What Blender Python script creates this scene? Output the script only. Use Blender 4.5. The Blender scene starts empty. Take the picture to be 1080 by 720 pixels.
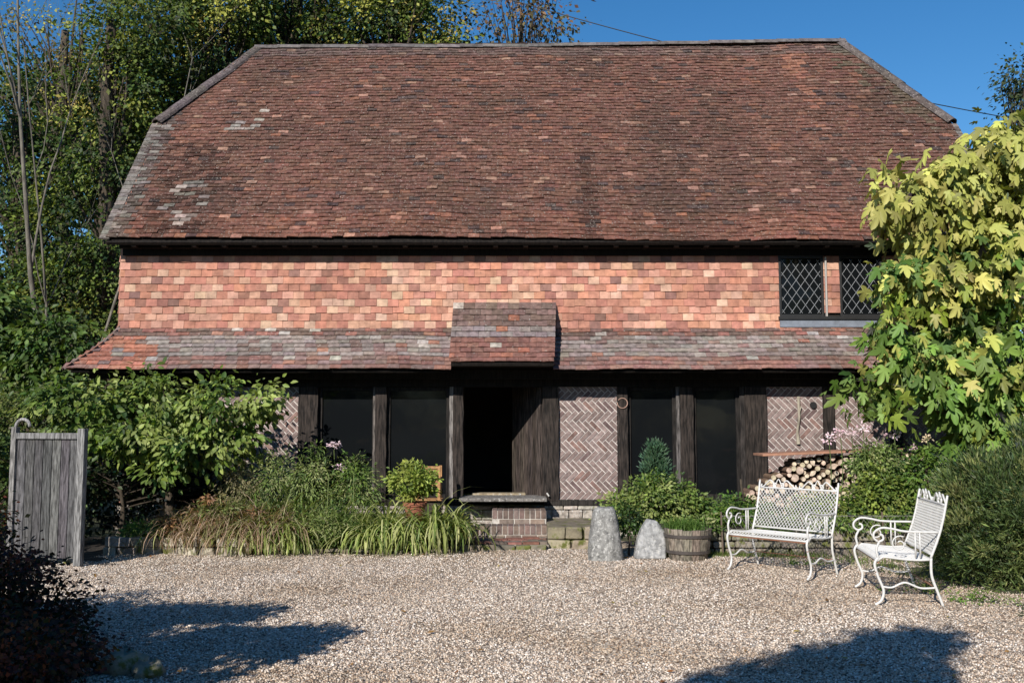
import bpy, math, random
import numpy as np
from mathutils import Vector, Matrix

random.seed(7)
R = math.radians
SC = bpy.context.scene
COL = SC.collection
# ------------------------------------------------------------------ camera, sky, sun, exposure
PITCH = 4.9; FPX = 1050.0; EYE = 1.6
cd = bpy.data.cameras.new('camera'); cam = bpy.data.objects.new('camera', cd); COL.objects.link(cam)
cd.sensor_width = 36.0; cd.lens = 35.0; cd.clip_start = .05; cd.clip_end = 3000
cam.location = (0, 0, EYE); cam.rotation_euler = (R(90 + PITCH), 0, 0)
SC.camera = cam
SUN_EL, SUN_AZ = 29.0, 25.0          # azimuth: degrees to the left of straight behind the camera
w = bpy.data.worlds.new("World"); SC.world = w; w.use_nodes = True
nt = w.node_tree; bg = nt.nodes['Background']
sky = nt.nodes.new('ShaderNodeTexSky'); sky.sky_type = 'NISHITA'; sky.sun_disc = False
sky.sun_elevation = R(SUN_EL); sky.sun_rotation = R(180 + SUN_AZ)
sky.altitude = 400; sky.air_density = 1.0; sky.dust_density = .1; sky.ozone_density = 3.0
hs = nt.nodes.new('ShaderNodeHueSaturation'); hs.inputs['Saturation'].default_value = 1.3
nt.links.new(sky.outputs[0], hs.inputs['Color']); nt.links.new(hs.outputs[0], bg.inputs[0]); bg.inputs[1].default_value = 0.100
sl = bpy.data.lights.new('sun', 'SUN'); sl.energy = 5.0; sl.angle = R(.5); sl.color = (1, .945, .87)
sun = bpy.data.objects.new('sun', sl); COL.objects.link(sun)
ldir = Vector((math.sin(R(SUN_AZ)) * math.cos(R(SUN_EL)), math.cos(R(SUN_AZ)) * math.cos(R(SUN_EL)), -math.sin(R(SUN_EL))))
sun.rotation_euler = ldir.to_track_quat('-Z', 'Y').to_euler(); sun.location = (-20, -20, 30)
vs = SC.view_settings; vs.view_transform = 'Standard'; vs.look = 'None'; vs.exposure = 0.3; vs.gamma = 1; vs.use_curve_mapping = False
try:
    SC.cycles.max_bounces = 6; SC.cycles.transparent_max_bounces = 8
except Exception: pass

def at(px, py, Y):
    """world point seen at photo pixel (px,py) on the plane y=Y"""
    c, s = math.cos(R(PITCH)), math.sin(R(PITCH))
    cx, cz = (px - 540) / FPX, (360 - py) / FPX
    d = (cx, c - cz * s, s + cz * c)
    k = Y / d[1]
    return Vector((d[0] * k, Y, EYE + d[2] * k))

# ------------------------------------------------------------------ materials
def newmat(name):
    m = bpy.data.materials.new(name); m.use_nodes = True
    n = m.node_tree.nodes; l = m.node_tree.links
    return m, n, l, n['Principled BSDF']
def coords(n, l, scale=(1, 1, 1)):
    tc = n.new('ShaderNodeTexCoord'); mp = n.new('ShaderNodeMapping'); mp.inputs['Scale'].default_value = scale
    l.new(tc.outputs['Object'], mp.inputs[0]); return mp.outputs[0]
def noise(n, l, co, scale, detail=4, rough=.6):
    t = n.new('ShaderNodeTexNoise'); t.inputs['Scale'].default_value = scale; t.inputs['Detail'].default_value = detail
    t.inputs['Roughness'].default_value = rough; l.new(co, t.inputs['Vector']); return t
def ramp(n, l, src, stops):
    r = n.new('ShaderNodeValToRGB'); e = r.color_ramp.elements
    while len(e) < len(stops): e.new(.5)
    for i, (p, c) in enumerate(stops):
        e[i].position = p; e[i].color = (*c, 1) if len(c) == 3 else c
    l.new(src, r.inputs[0]); return r.outputs[0]
def mix(n, l, a, b, f, mode='MIX'):
    m = n.new('ShaderNodeMix'); m.data_type = 'RGBA'; m.blend_type = mode
    for s, v in ((m.inputs[6], a), (m.inputs[7], b), (m.inputs[0], f)):
        if hasattr(v, 'is_output'): l.new(v, s)
        else: s.default_value = v if not isinstance(v, tuple) else (*v, 1)
    return m.outputs[2]
def bump(n, l, h, bs, dist=.01, strength=.6):
    b = n.new('ShaderNodeBump'); b.inputs['Distance'].default_value = dist; b.inputs['Strength'].default_value = strength
    l.new(h, b.inputs['Height']); l.new(b.outputs[0], bs.inputs['Normal'])
def tinted(name, scale=8, lo=.75, hi=1.2, rough=.85, bdist=.006, spots=None, spotscale=14, spotr=(.62, .7), stretch=(1, 1, 1), spec=.25, rp_=(.3, .7)):
    """surface whose own colour comes from the mesh's tint attribute, varied by noise, with optional lichen spots"""
    m, n, l, b = newmat(name)
    a = n.new('ShaderNodeAttribute'); a.attribute_name = 'tint'
    co = coords(n, l, stretch)
    t = noise(n, l, co, scale)
    f = ramp(n, l, t.outputs[0], [(rp_[0], (lo,) * 3), (rp_[1], (hi,) * 3)])
    c = mix(n, l, a.outputs['Color'], f, 1.0, 'MULTIPLY')
    if spots:
        t2 = noise(n, l, co, spotscale, 5, .65)
        k = ramp(n, l, t2.outputs[0], [(spotr[0], (0, 0, 0)), (spotr[1], (1, 1, 1))])
        c = mix(n, l, c, spots, k)
    l.new(c, b.inputs['Base Color']); b.inputs['Roughness'].default_value = rough
    b.inputs['Specular IOR Level'].default_value = spec
    t3 = noise(n, l, co, scale * 5, 5, .7); bump(n, l, t3.outputs[0], b, bdist)
    return m
def leafmat(name, trans=.35, rough=.5, spec=.3):
    m, n, l, b = newmat(name)
    a = n.new('ShaderNodeAttribute'); a.attribute_name = 'tint'
    l.new(a.outputs['Color'], b.inputs['Base Color']); b.inputs['Roughness'].default_value = rough
    b.inputs['Specular IOR Level'].default_value = spec
    tr = n.new('ShaderNodeBsdfTranslucent')
    c2 = mix(n, l, a.outputs['Color'], (1.2, 1.3, .5), 1.0, 'MULTIPLY'); l.new(c2, tr.inputs[0])
    ms = n.new('ShaderNodeMixShader'); ms.inputs[0].default_value = trans
    l.new(b.outputs[0], ms.inputs[1]); l.new(tr.outputs[0], ms.inputs[2])
    l.new(ms.outputs[0], n['Material Output'].inputs[0]); return m
M = {}
M['rooftile'] = tinted('roof_tile', 15, .5, 1.4, .92, .014, spots=(.40, .36, .31), spotscale=38, spotr=(.60, .67))
M['walltile'] = tinted('wall_tile', 11, .72, 1.2, .85, .006, spots=(.16, .10, .08), spotscale=24, spotr=(.66, .74))
M['ridge'] = tinted('ridge_tile', 12, .55, 1.4, .92, .012, spots=(.28, .27, .23), spotscale=30, spotr=(.62, .70))
M['skirttile'] = tinted('lower_roof_tile', 15, .55, 1.35, .92, .012, spots=(.40, .38, .34), spotscale=28, spotr=(.63, .69))
M['brick'] = tinted('brick', 14, .55, 1.15, .9, .006)
M['mortar'] = tinted('mortar', 9, .55, 1.15, .95, .006)
M['timber'] = tinted('old_timber', 5, .12, .95, .8, .008, stretch=(8, 8, .8), rp_=(.38, .68))
M['greywood'] = tinted('weathered_wood', 6, .35, 1.5, .88, .008, stretch=(9, 9, 1.1), rp_=(.38, .68))
M['stone'] = tinted('stone', 16, .38, 1.3, .92, .02, spots=(.50, .49, .46), spotscale=30, spotr=(.54, .66))
M['mossy'] = tinted('mossy_stone', 6, .6, 1.25, .95, .02, spots=(.12, .13, .035), spotscale=7, spotr=(.52, .62))
M['render'] = tinted('dark_inside', 3, .8, 1.1, .95, .002)
M['paint'] = tinted('white_paint', 30, .93, 1.03, .45, .001, spots=(.25, .10, .05), spotscale=26, spotr=(.655, .70), spec=.5)
M['metal'] = tinted('dull_metal', 10, .8, 1.2, .5, .002, spec=.5)
M['bark'] = tinted('bark', 8, .5, 1.4, .95, .02, stretch=(2, 2, .5))
M['terracotta'] = tinted('terracotta', 8, .8, 1.2, .8, .003)
M['logend'] = tinted('cut_wood', 14, .45, 1.5, .85, .004)
M['leaf'] = leafmat('leaf'); M['petal'] = leafmat('petal', .3, .6, .1)
M['farleaf'] = leafmat('tree_leaf', .25, .55, .25)
M['glossleaf'] = leafmat('fig_leaf', .22, .5, .22)
m, n, l, b = newmat('window_glass'); M['glass'] = m
b.inputs['Base Color'].default_value = (.006, .007, .008, 1); b.inputs['Roughness'].default_value = .06; b.inputs['Specular IOR Level'].default_value = .16
co = coords(n, l); bump(n, l, noise(n, l, co, 3, 1).outputs[0], b, .004, .5)
# gravel sheet: pebble cells, each cell its own stone colour
m, n, l, b = newmat('gravel'); M['gravel'] = m
co = coords(n, l)
wob = noise(n, l, co, 30, 2)
co2 = mix(n, l, co, wob.outputs['Color'], .012)
v = n.new('ShaderNodeTexVoronoi'); v.inputs['Scale'].default_value = 58; l.new(co2, v.inputs['Vector'])
sp = n.new('ShaderNodeSeparateColor'); l.new(v.outputs['Color'], sp.inputs[0])
pc = ramp(n, l, sp.outputs[0], [(0, (.09, .065, .05)), (.08, (.26, .19, .13)), (.34, (.52, .43, .34)), (.72, (.66, .58, .49)), (1, (.78, .72, .65))])
big = ramp(n, l, noise(n, l, co, .7, 6, .65).outputs[0], [(.34, (.66, .60, .52)), (.5, (.95, .93, .90)), (.7, (1.04, 1.04, 1.04))])
gap = ramp(n, l, v.outputs['Distance'], [(.45, (1, 1, 1)), (.8, (.5, .45, .4))])
c = mix(n, l, pc, big, 1.0, 'MULTIPLY'); c = mix(n, l, c, gap, 1.0, 'MULTIPLY')
l.new(c, b.inputs['Base Color']); b.inputs['Roughness'].default_value = .9; b.inputs['Specular IOR Level'].default_value = .2
bump(n, l, ramp(n, l, v.outputs['Distance'], [(0, (1, 1, 1)), (.7, (0, 0, 0))]), b, .016, .9)
M['pebble'] = tinted('pebble', 30, .85, 1.1, .85, .001)
def ground_mat(name, a, c_, scale=3):
    m, n, l, b = newmat(name); co = coords(n, l)
    l.new(ramp(n, l, noise(n, l, co, scale, 8, .7).outputs[0], [(.35, a), (.65, c_)]), b.inputs['Base Color'])
    b.inputs['Roughness'].default_value = 1; bump(n, l, noise(n, l, co, scale * 8, 6, .7).outputs[0], b, .04, 1); return m
M['ground'] = ground_mat('leaf_litter_and_grass', (.03, .035, .012), (.07, .075, .025), 1.2)
M['soil'] = ground_mat('soil', (.018, .013, .009), (.055, .042, .03), 6)

# ------------------------------------------------------------------ mesh helpers
def wl(o):
    v = Vector((0, 0, 0))
    while o is not None: v += o.location; o = o.parent
    return v
class MB:
    def __init__(s): s.v = []; s.f = []; s.c = []; s.n = 0
    def add(s, vs, fs, tint=(.5, .5, .5)):
        k = s.n; s.v.extend([tuple(p) for p in vs]); s.c.extend([tint] * len(vs)); s.n += len(vs)
        s.f.extend([tuple(i + k for i in f) for f in fs])
    def box(s, lo, hi, tint=(.5, .5, .5), mat=None):
        x0, y0, z0 = lo; x1, y1, z1 = hi
        vs = [Vector(p) for p in ((x0, y0, z0), (x1, y0, z0), (x1, y1, z0), (x0, y1, z0), (x0, y0, z1), (x1, y0, z1), (x1, y1, z1), (x0, y1, z1))]
        if mat: vs = [mat @ p for p in vs]
        s.add(vs, BOXF, tint)
    def prism(s, poly, y0, y1, tint=(.5, .5, .5), mat=None):
        """poly in (x,z), extruded from y0 to y1"""
        n = len(poly); vs = [Vector((p[0], y0, p[1])) for p in poly] + [Vector((p[0], y1, p[1])) for p in poly]
        if mat: vs = [mat @ p for p in vs]
        fs = [tuple(range(n)), tuple(range(2 * n - 1, n - 1, -1))] + [(i, i + n, (i + 1) % n + n, (i + 1) % n) for i in range(n)]
        s.add(vs, fs, tint)
    def tube(s, pts, rad, n=8, tint=(.5, .5, .5), cap=True):
        pts = [Vector(p) for p in pts]; m_ = len(pts)
        if not hasattr(rad, '__len__'): rad = [rad] * m_
        vs = []; fs = []; ref = None
        for i, p in enumerate(pts):
            t = (pts[min(i + 1, m_ - 1)] - pts[max(i - 1, 0)])
            t = t.normalized() if t.length > 1e-9 else Vector((0, 0, 1))
            if ref is None: ref = Vector((1, 0, 0)) if abs(t.x) < .8 else Vector((0, 1, 0))
            a = (ref - t * ref.dot(t)).normalized(); b_ = t.cross(a); ref = a
            for j in range(n):
                q = 2 * math.pi * j / n; vs.append(p + (a * math.cos(q) + b_ * math.sin(q)) * rad[i])
        for i in range(m_ - 1):
            for j in range(n):
                j2 = (j + 1) % n; fs.append((i * n + j, i * n + j2, (i + 1) * n + j2, (i + 1) * n + j))
        if cap: fs += [tuple(range(n - 1, -1, -1)), tuple(range((m_ - 1) * n, m_ * n))]
        s.add(vs, fs, tint)
    def lathe(s, prof, c=(0, 0, 0), n=24, tint=(.5, .5, .5), jit=0, rng=None, capb=True):
        vs = []; fs = []
        for r, z in prof:
            for j in range(n):
                q = 2 * math.pi * j / n; rr = r * (1 + (rng.uniform(-jit, jit) if jit else 0))
                vs.append((c[0] + rr * math.cos(q), c[1] + rr * math.sin(q), c[2] + z))
        for i in range(len(prof) - 1):
            for j in range(n):
                j2 = (j + 1) % n; fs.append((i * n + j, i * n + j2, (i + 1) * n + j2, (i + 1) * n + j))
        k = len(prof) - 1
        fs += [tuple(range(n - 1, -1, -1)), tuple(range(k * n, k * n + n))]
        s.add(vs, fs, tint)
    def build(s, name, mat, parent=None, origin=None, smooth=False, bevel=0):
        o3 = wl(parent) if parent is not None else Vector(origin if origin is not None else (0, 0, 0))
        me = bpy.data.meshes.new(name)
        me.from_pydata([(p[0] - o3.x, p[1] - o3.y, p[2] - o3.z) for p in s.v], [], s.f)
        a = me.color_attributes.new('tint', 'FLOAT_COLOR', 'POINT')
        a.data.foreach_set('color', np.array([(c[0], c[1], c[2], 1) for c in s.c], np.float32).ravel())
        me.materials.append(mat)
        if smooth: me.polygons.foreach_set('use_smooth', [True] * len(me.polygons))
        me.update()
        o = bpy.data.objects.new(name, me); COL.objects.link(o)
        if parent is not None: o.parent = parent
        else: o.location = o3
        if bevel:
            bv = o.modifiers.new('bevel', 'BEVEL'); bv.width = bevel; bv.segments = 2; bv.limit_method = 'ANGLE'
        return o
BOXF = [(0, 3, 2, 1), (4, 5, 6, 7), (0, 1, 5, 4), (1, 2, 6, 5), (2, 3, 7, 6), (3, 0, 4, 7)]
def npmesh(name, V, F, C, mat, parent=None, origin=None, smooth=False, k=3):
    """V (n,3) world, F (m,k) int, C (n,3) tint"""
    o3 = wl(parent) if parent is not None else Vector(origin if origin is not None else (0, 0, 0))
    me = bpy.data.meshes.new(name)
    V = (V - np.array(o3)[None]).astype(np.float32); F = F.astype(np.int32)
    me.vertices.add(len(V)); me.vertices.foreach_set('co', V.ravel())
    me.loops.add(F.size); me.loops.foreach_set('vertex_index', F.ravel())
    me.polygons.add(len(F)); me.polygons.foreach_set('loop_start', np.arange(0, F.size, k, dtype=np.int32))
    try: me.polygons.foreach_set('loop_total', np.full(len(F), k, np.int32))
    except Exception: pass
    if smooth: me.polygons.foreach_set('use_smooth', np.ones(len(F), bool))
    a = me.color_attributes.new('tint', 'FLOAT_COLOR', 'POINT')
    a.data.foreach_set('color', np.c_[C, np.ones(len(C))].astype(np.float32).ravel())
    me.materials.append(mat); me.update(calc_edges=True); me.validate()
    o = bpy.data.objects.new(name, me); COL.objects.link(o)
    if parent is not None: o.parent = parent
    else: o.location = o3
    return o
def empty(name, loc, rz=0):
    o = bpy.data.objects.new(name, None); COL.objects.link(o); o.location = loc; o.rotation_euler = (0, 0, rz); o.empty_display_size = .2; return o
def tag(o, label=None, cat=None, group=None, kind=None):
    if label: o['label'] = label
    if cat: o['category'] = cat
    if group: o['group'] = group
    if kind: o['kind'] = kind
    return o
def copy_tree(o, parent=None):
    c = o.copy(); COL.objects.link(c); c.parent = parent
    for ch in list(o.children): copy_tree(ch, c)
    return c

# leaf templates: x across, y along, z up
def tpl(vs, fs): return np.array(vs, float), np.array(fs, int)
T_OVAL = tpl([(0, 0, 0), (.26, .35, .07), (.2, .72, .05), (0, 1, -.06), (-.2, .72, .05), (-.26, .35, .07)],
             [(0, 1, 2), (0, 2, 3), (0, 3, 4), (0, 4, 5)])
T_DIA = tpl([(0, 0, 0), (.33, .5, .08), (0, 1, 0), (-.33, .5, .08)], [(0, 1, 2), (0, 2, 3)])
T_NEEDLE = tpl([(0, 0, 0), (.09, .5, .02), (0, 1, 0), (-.09, .5, .02)], [(0, 1, 2), (0, 2, 3)])
T_LANCE = tpl([(0, 0, 0), (.13, .4, .03), (0, 1, -.12), (-.13, .4, .03)], [(0, 1, 2), (0, 2, 3)])
def fig_tpl():
    out = [(0, -.02), (.14, -.08), (.32, -.04), (.44, .12), (.30, .18), (.18, .24), (.38, .46), (.46, .66), (.34, .70), (.16, .46), (.19, .74), (.12, 1.0),
           (0, 1.1), (-.12, 1.0), (-.19, .74), (-.16, .46), (-.34, .70), (-.46, .66), (-.38, .46), (-.18, .24), (-.30, .18), (-.44, .12), (-.32, -.04), (-.14, -.08)]
    vs = [(0, .25, 0)] + [(x, y, -.9 * x * x + .22 * abs(x) - .28 * y * y + .04 * math.sin(9 * y + 5 * x)) for x, y in out]
    k = len(out); return tpl(vs, [(0, 1 + i, 1 + (i + 1) % k) for i in range(k)])
T_FIG = fig_tpl()
def norm(a): return a / np.maximum(np.linalg.norm(a, axis=1, keepdims=True), 1e-9)
def leafmesh(name, P, D, N, S, T, C, mat, parent=None, origin=None):
    """one leaf per row: position, axis, normal, size, tint"""
    tv, tf = T; D = norm(D); X = norm(np.cross(D, N)); Z = np.cross(X, D)
    S = np.asarray(S).reshape(-1, 1)
    V = P[:, None, :] + S[:, None] * (tv[None, :, 0:1] * X[:, None] + tv[None, :, 1:2] * D[:, None] + tv[None, :, 2:3] * Z[:, None])
    nv = len(tv); F = tf[None] + (np.arange(len(P)) * nv)[:, None, None]
    return npmesh(name, V.reshape(-1, 3), F.reshape(-1, 3), np.repeat(C, nv, 0), mat, parent, origin)
def foliage(rng, blobs, nper, size, pal, droop=.3, clr=.35, flat=.7, face=(-.35, -.7, .6), jit=.25, tintz=None, nj=.55):
    """blobs: (x,y,z,rx,ry,rz,clusters). returns arrays + cluster centres"""
    Ps = []; Ds = []; Ns = []; Ss = []; Cs = []; cen = []
    pal = np.array(pal, float)
    for (x, y, z, rx, ry, rz, nc) in blobs:
        for _ in range(nc):
            d = rng.normal(size=3); d /= np.linalg.norm(d); r = rng.uniform(.15, 1) ** .42
            c = np.array([x, y, z]) + d * r * np.array([rx, ry, rz]); cen.append(c)
            k = max(4, int(nper * rng.uniform(.5, 1.5)))
            rr = clr * rng.uniform(.6, 1.35)
            q = rng.normal(size=(k, 3)) * np.array([rr, rr, rr * flat]) * .55
            p = c + q
            ax = q * .8 / max(rr, 1e-6) + d * .6 + rng.normal(size=(k, 3)) * .45; ax[:, 2] -= droop * 2
            nn = np.array(face, float)[None] + d * .7 + rng.normal(size=(k, 3)) * nj
            base = pal[rng.integers(len(pal))] * rng.uniform(.8, 1.2)
            if tintz is not None: base = tintz(c, rng)
            col = np.clip(base[None] * (1 + rng.normal(size=(k, 1)) * jit) + rng.normal(size=(k, 3)) * .006, .004, .9)
            Ps.append(p); Ds.append(ax); Ns.append(nn); Ss.append(size * rng.uniform(.5, 1.35, k)); Cs.append(col)
    return np.concatenate(Ps), np.concatenate(Ds), np.concatenate(Ns), np.concatenate(Ss), np.concatenate(Cs), cen
def bez(a, b, c, n=6):
    return [a * (1 - t) ** 2 + b * 2 * t * (1 - t) + c * t * t for t in [i / n for i in range(n + 1)]]
def plant(name, label, cat, base, blobs, nper, size, pal, T=T_DIA, mat='leaf', trunk_r=.05, trunk_h=1.0, lean=(0, 0), limbs=30, bark=(.07, .055, .04),
          seed=1, group=None, pname='crown', sname='trunk', lr=.35, **kw):
    rng = np.random.default_rng(seed)
    root = empty(name, base); tag(root, label, cat, group)
    P, D, N, S, C, cen = foliage(rng, blobs, nper, size, pal, **kw)
    keep = P[:, 2] > base[2] + .02; P, D, N, S, C = P[keep], D[keep], N[keep], S[keep], C[keep]
    leafmesh(pname, P, D, N, S, T, C, M[mat], root)
    mb = MB(); bx = Vector(base); top = bx + Vector((lean[0], lean[1], trunk_h))
    tp = [bx + (top - bx) * t + Vector((math.sin(t * 5 + seed), math.cos(t * 4 + seed), 0)) * trunk_r * .6 * (t > 0) for t in [i / 8 for i in range(9)]]
    mb.tube(tp, [trunk_r * (1.25 - .75 * i / 8) for i in range(9)], 8, bark)
    idx = rng.permutation(len(cen))[:limbs]
    for i in idx:
        c = Vector(cen[i]); t = float(np.clip((c.z - bx.z) / max(trunk_h, .01) * .75, .12, .98)); s = bx + (top - bx) * t
        mid = s * .45 + c * .55 + Vector((rng.normal() * .1, rng.normal() * .1, .12)) * (c - s).length * .6
        r0 = trunk_r * lr * rng.uniform(.6, 1.1)
        mb.tube(bez(s, mid, c), [r0 * (1 - .85 * j / 6) for j in range(7)], 5, bark, cap=False)
    mb.build(sname, M['bark'], root, smooth=True)
    return root
def clump(name, label, cat, centres, n, length, width, pal, arch=1.0, seed=1, group=None, spread=.08, jitter=.3, mat='leaf', up=1.0, parent=None, origin=None, lean=(62, 88), front=0):
    """arching strap leaves springing from a few crowns"""
    rng = np.random.default_rng(seed); seg = 6; pal = np.array(pal, float)
    V = []; F = []; C = []; k = 0
    for c in centres:
        for i in range(n):
            a = rng.uniform(0, 2 * math.pi)
            if rng.random() < front: a = rng.normal() * .75 - math.pi / 2
            L = length * rng.uniform(.55, 1.15); wd = width * rng.uniform(.7, 1.2)
            d = np.array([math.cos(a), math.sin(a), 0]); sd = np.array([-d[1], d[0], 0])
            p = np.array(c, float) + rng.normal(size=3) * np.array([spread, spread, 0]); e = R(rng.uniform(*lean)) * up
            ar = arch * rng.uniform(.5, 1.3); col = pal[rng.integers(len(pal))] * rng.uniform(.7, 1.25)
            for s in range(seg + 1):
                t = s / seg; ww = wd * (1 - t) ** .6 * .5 + .0006
                V.append(p - sd * ww); V.append(p + sd * ww); C += [col, col]
                ang = e - ar * 2.3 * t ** 1.2; p = p + (d * math.cos(ang) + np.array([0, 0, math.sin(ang)])) * L / seg
                if p[2] < max(c[2] - .32, .02): p[2] = max(c[2] - .32, .02)
            for s in range(seg): b_ = k + s * 2; F.append((b_, b_ + 1, b_ + 3, b_ + 2))
            k += (seg + 1) * 2
    o = npmesh(name, np.array(V), np.array(F), np.clip(np.array(C), .003, .9), M[mat], parent, origin or centres[0], True, 4)
    if label: tag(o, label, cat, group)
    return o

# ------------------------------------------------------------------ the ground
def sheet(name, pts, z, mat, th=None):
    mb = MB(); mb.add([(p[0], p[1], z) for p in pts], [tuple(range(len(pts)))]); o = mb.build(name, mat); tag(o, kind='structure'); return o
def grid_sheet(name, x0, x1, y0, y1, nx, ny, zf, mat, tint=(.5, .5, .5)):
    X, Y = np.meshgrid(np.linspace(x0, x1, nx + 1), np.linspace(y0, y1, ny + 1)); Z = zf(X, Y)
    V = np.c_[X.ravel(), Y.ravel(), Z.ravel()]
    i = np.arange(nx)[None] + np.arange(ny)[:, None] * (nx + 1); i = i.ravel()
    F = np.c_[i, i + 1, i + nx + 2, i + nx + 1]
    o = npmesh(name, V, F, np.tile(np.array(tint), (len(V), 1)), mat, smooth=True, k=4); return o
g = sheet('ground', [(-900, -900), (900, -900), (900, 900), (-900, 900)], -.03, M['ground'])
def und(X, Y): return .012 * np.sin(X * 1.7 + .4) * np.cos(Y * 1.3) + .008 * np.sin(X * 3.7 + Y * 2.9)
o = grid_sheet('gravel_yard', -5.6, 7.5, -3, 14.2, 130, 170, lambda X, Y: und(X, Y), M['gravel']); tag(o, kind='structure')
# loose stones lying on the gravel
rng = np.random.default_rng(5)
def pebbles(name, n, xr, yr, s0, s1, zf, label, cols):
    yy = yr[0] + (yr[1] - yr[0]) * rng.random(n) ** 1.25
    xx = (rng.random(n) * 2 - 1) * np.minimum(yy * .56 + .3, 9); xx = np.clip(xx, xr[0], xr[1])
    s = rng.uniform(s0, s1, n); oc = np.array([(1, 0, 0), (-1, 0, 0), (0, 1, 0), (0, -1, 0), (0, 0, 1), (0, 0, -1)], float)
    of = np.array([(0, 2, 4), (2, 1, 4), (1, 3, 4), (3, 0, 4), (2, 0, 5), (1, 2, 5), (3, 1, 5), (0, 3, 5)])
    a = rng.uniform(0, 2 * math.pi, n); ca, sa = np.cos(a), np.sin(a)
    sc = np.stack([s * rng.uniform(.8, 1.4, n), s * rng.uniform(.6, 1, n), s * rng.uniform(.45, .75, n)], 1)
    L = oc[None] * sc[:, None] * rng.uniform(.75, 1.2, (n, 6, 1))
    tl = rng.normal(size=(n, 2)) * .25
    X = L[..., 0] * ca[:, None] - L[..., 1] * sa[:, None]; Yv = L[..., 0] * sa[:, None] + L[..., 1] * ca[:, None]
    Z = L[..., 2] + X * tl[:, :1] + Yv * tl[:, 1:]
    V = np.stack([X + xx[:, None], Yv + yy[:, None], Z + (zf(xx, yy) + s * .28)[:, None]], -1).reshape(-1, 3)
    F = (of[None] + (np.arange(n) * 6)[:, None, None]).reshape(-1, 3)
    dirt = np.sin(xx * 1.3 + 1.2 * np.sin(yy * .9)) * np.sin(yy * 1.7 + .8 * np.sin(xx * 1.1) + 1) + .5 * np.sin(xx * 4.1 + yy * 2.3) * np.sin(yy * 3.7 - xx)
    dirt = np.clip(dirt * .6 + np.clip((xx - 3.0) * .5, 0, .6) + .15, 0, 1)
    C = np.array(cols)[rng.integers(len(cols), size=n)] * rng.uniform(.72, 1.15, (n, 1)) * (1 - .30 * dirt[:, None] * np.array([(.8, 1, 1.25)])) * np.array([(1.02, .99, .965)])
    o = npmesh(name, V, F, np.repeat(C, 6, 0), M['pebble'], smooth=True); tag(o, label, 'gravel', kind='stuff'); return o
PC = [(.78, .72, .64), (.70, .62, .53), (.64, .54, .44), (.55, .43, .33), (.46, .36, .28), (.34, .29, .25), (.84, .81, .77), (.68, .58, .48), (.20, .16, .13), (.12, .10, .09), (.30, .22, .17), (.72, .65, .57), (.70, .61, .52), (.66, .58, .50)]
pebbles('gravel', 170000, (-5.4, 7.2), (5.4, 13.3), .006, .0125, und, 'pale beige pea shingle covering the yard', PC)
# planting beds and rough verge
def bedz(X, Y): return .02 + .30 * np.clip((Y - 12.8) / 1.3, 0, 1) + .03 * np.sin(X * 5) * np.cos(Y * 6)
o = grid_sheet('bed_soil', -5.1, -.72, 12.75, 14.95, 50, 30, bedz, M['soil']); tag(o, kind='structure')
o = grid_sheet('raised_bed_soil', 1.75, 7.6, 12.72, 14.95, 50, 30, lambda X, Y: .34 + .03 * np.sin(X * 6) * np.cos(Y * 5), M['soil']); tag(o, kind='structure')
o = grid_sheet('verge', 3.75, 9.5, 8.2, 12.6, 60, 40, lambda X, Y: .03 * np.clip((X - 3.9 - .35 * np.abs(Y - 10)) , -1, 1) + .012 * np.sin(X * 9) * np.cos(Y * 8) - .005, M['ground']); tag(o, kind='structure')
o = grid_sheet('side_ground', -9.5, -4.6, 10.9, 14.5, 40, 40, lambda X, Y: .03 * np.clip(-(X + 4.75), -1, 1) + .012 * np.sin(X * 9) * np.cos(Y * 8), M['soil']); tag(o, kind='structure')

# ------------------------------------------------------------------ the house
HY = 15.0
house = empty('tile_hung_house', (.6, 18.2, 0))
tag(house, 'long timber framed house with a red clay tile roof and tile hung upper wall', 'house')
RX = lambda px, py=460, Y=HY: at(px, py, Y).x
XL, XR = at(112, 245, 14.6).x, at(1003, 135, 16.57).x
EZ, EY = at(540, 252, 14.6).z, 14.6
RY, RZ = 18.26, at(540, 50, 18.26).z
HT = (16.57 - EY) / (RY - EY)
RL, RR = at(272, 52, RY), at(887, 45, RY)
slope_len = math.hypot(RY - EY, RZ - EZ)
trng = random.Random(3)
def vnoise(x, y, s=0):
    xi, yi = math.floor(x), math.floor(y); fx, fy = x - xi, y - yi
    h = lambda a, b: (math.sin(a * 127.1 + b * 311.7 + s * 74.7) * 43758.5453) % 1
    fx = fx * fx * (3 - 2 * fx); fy = fy * fy * (3 - 2 * fy)
    return (h(xi, yi) * (1 - fx) + h(xi + 1, yi) * fx) * (1 - fy) + (h(xi, yi + 1) * (1 - fx) + h(xi + 1, yi + 1) * fx) * fy
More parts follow.
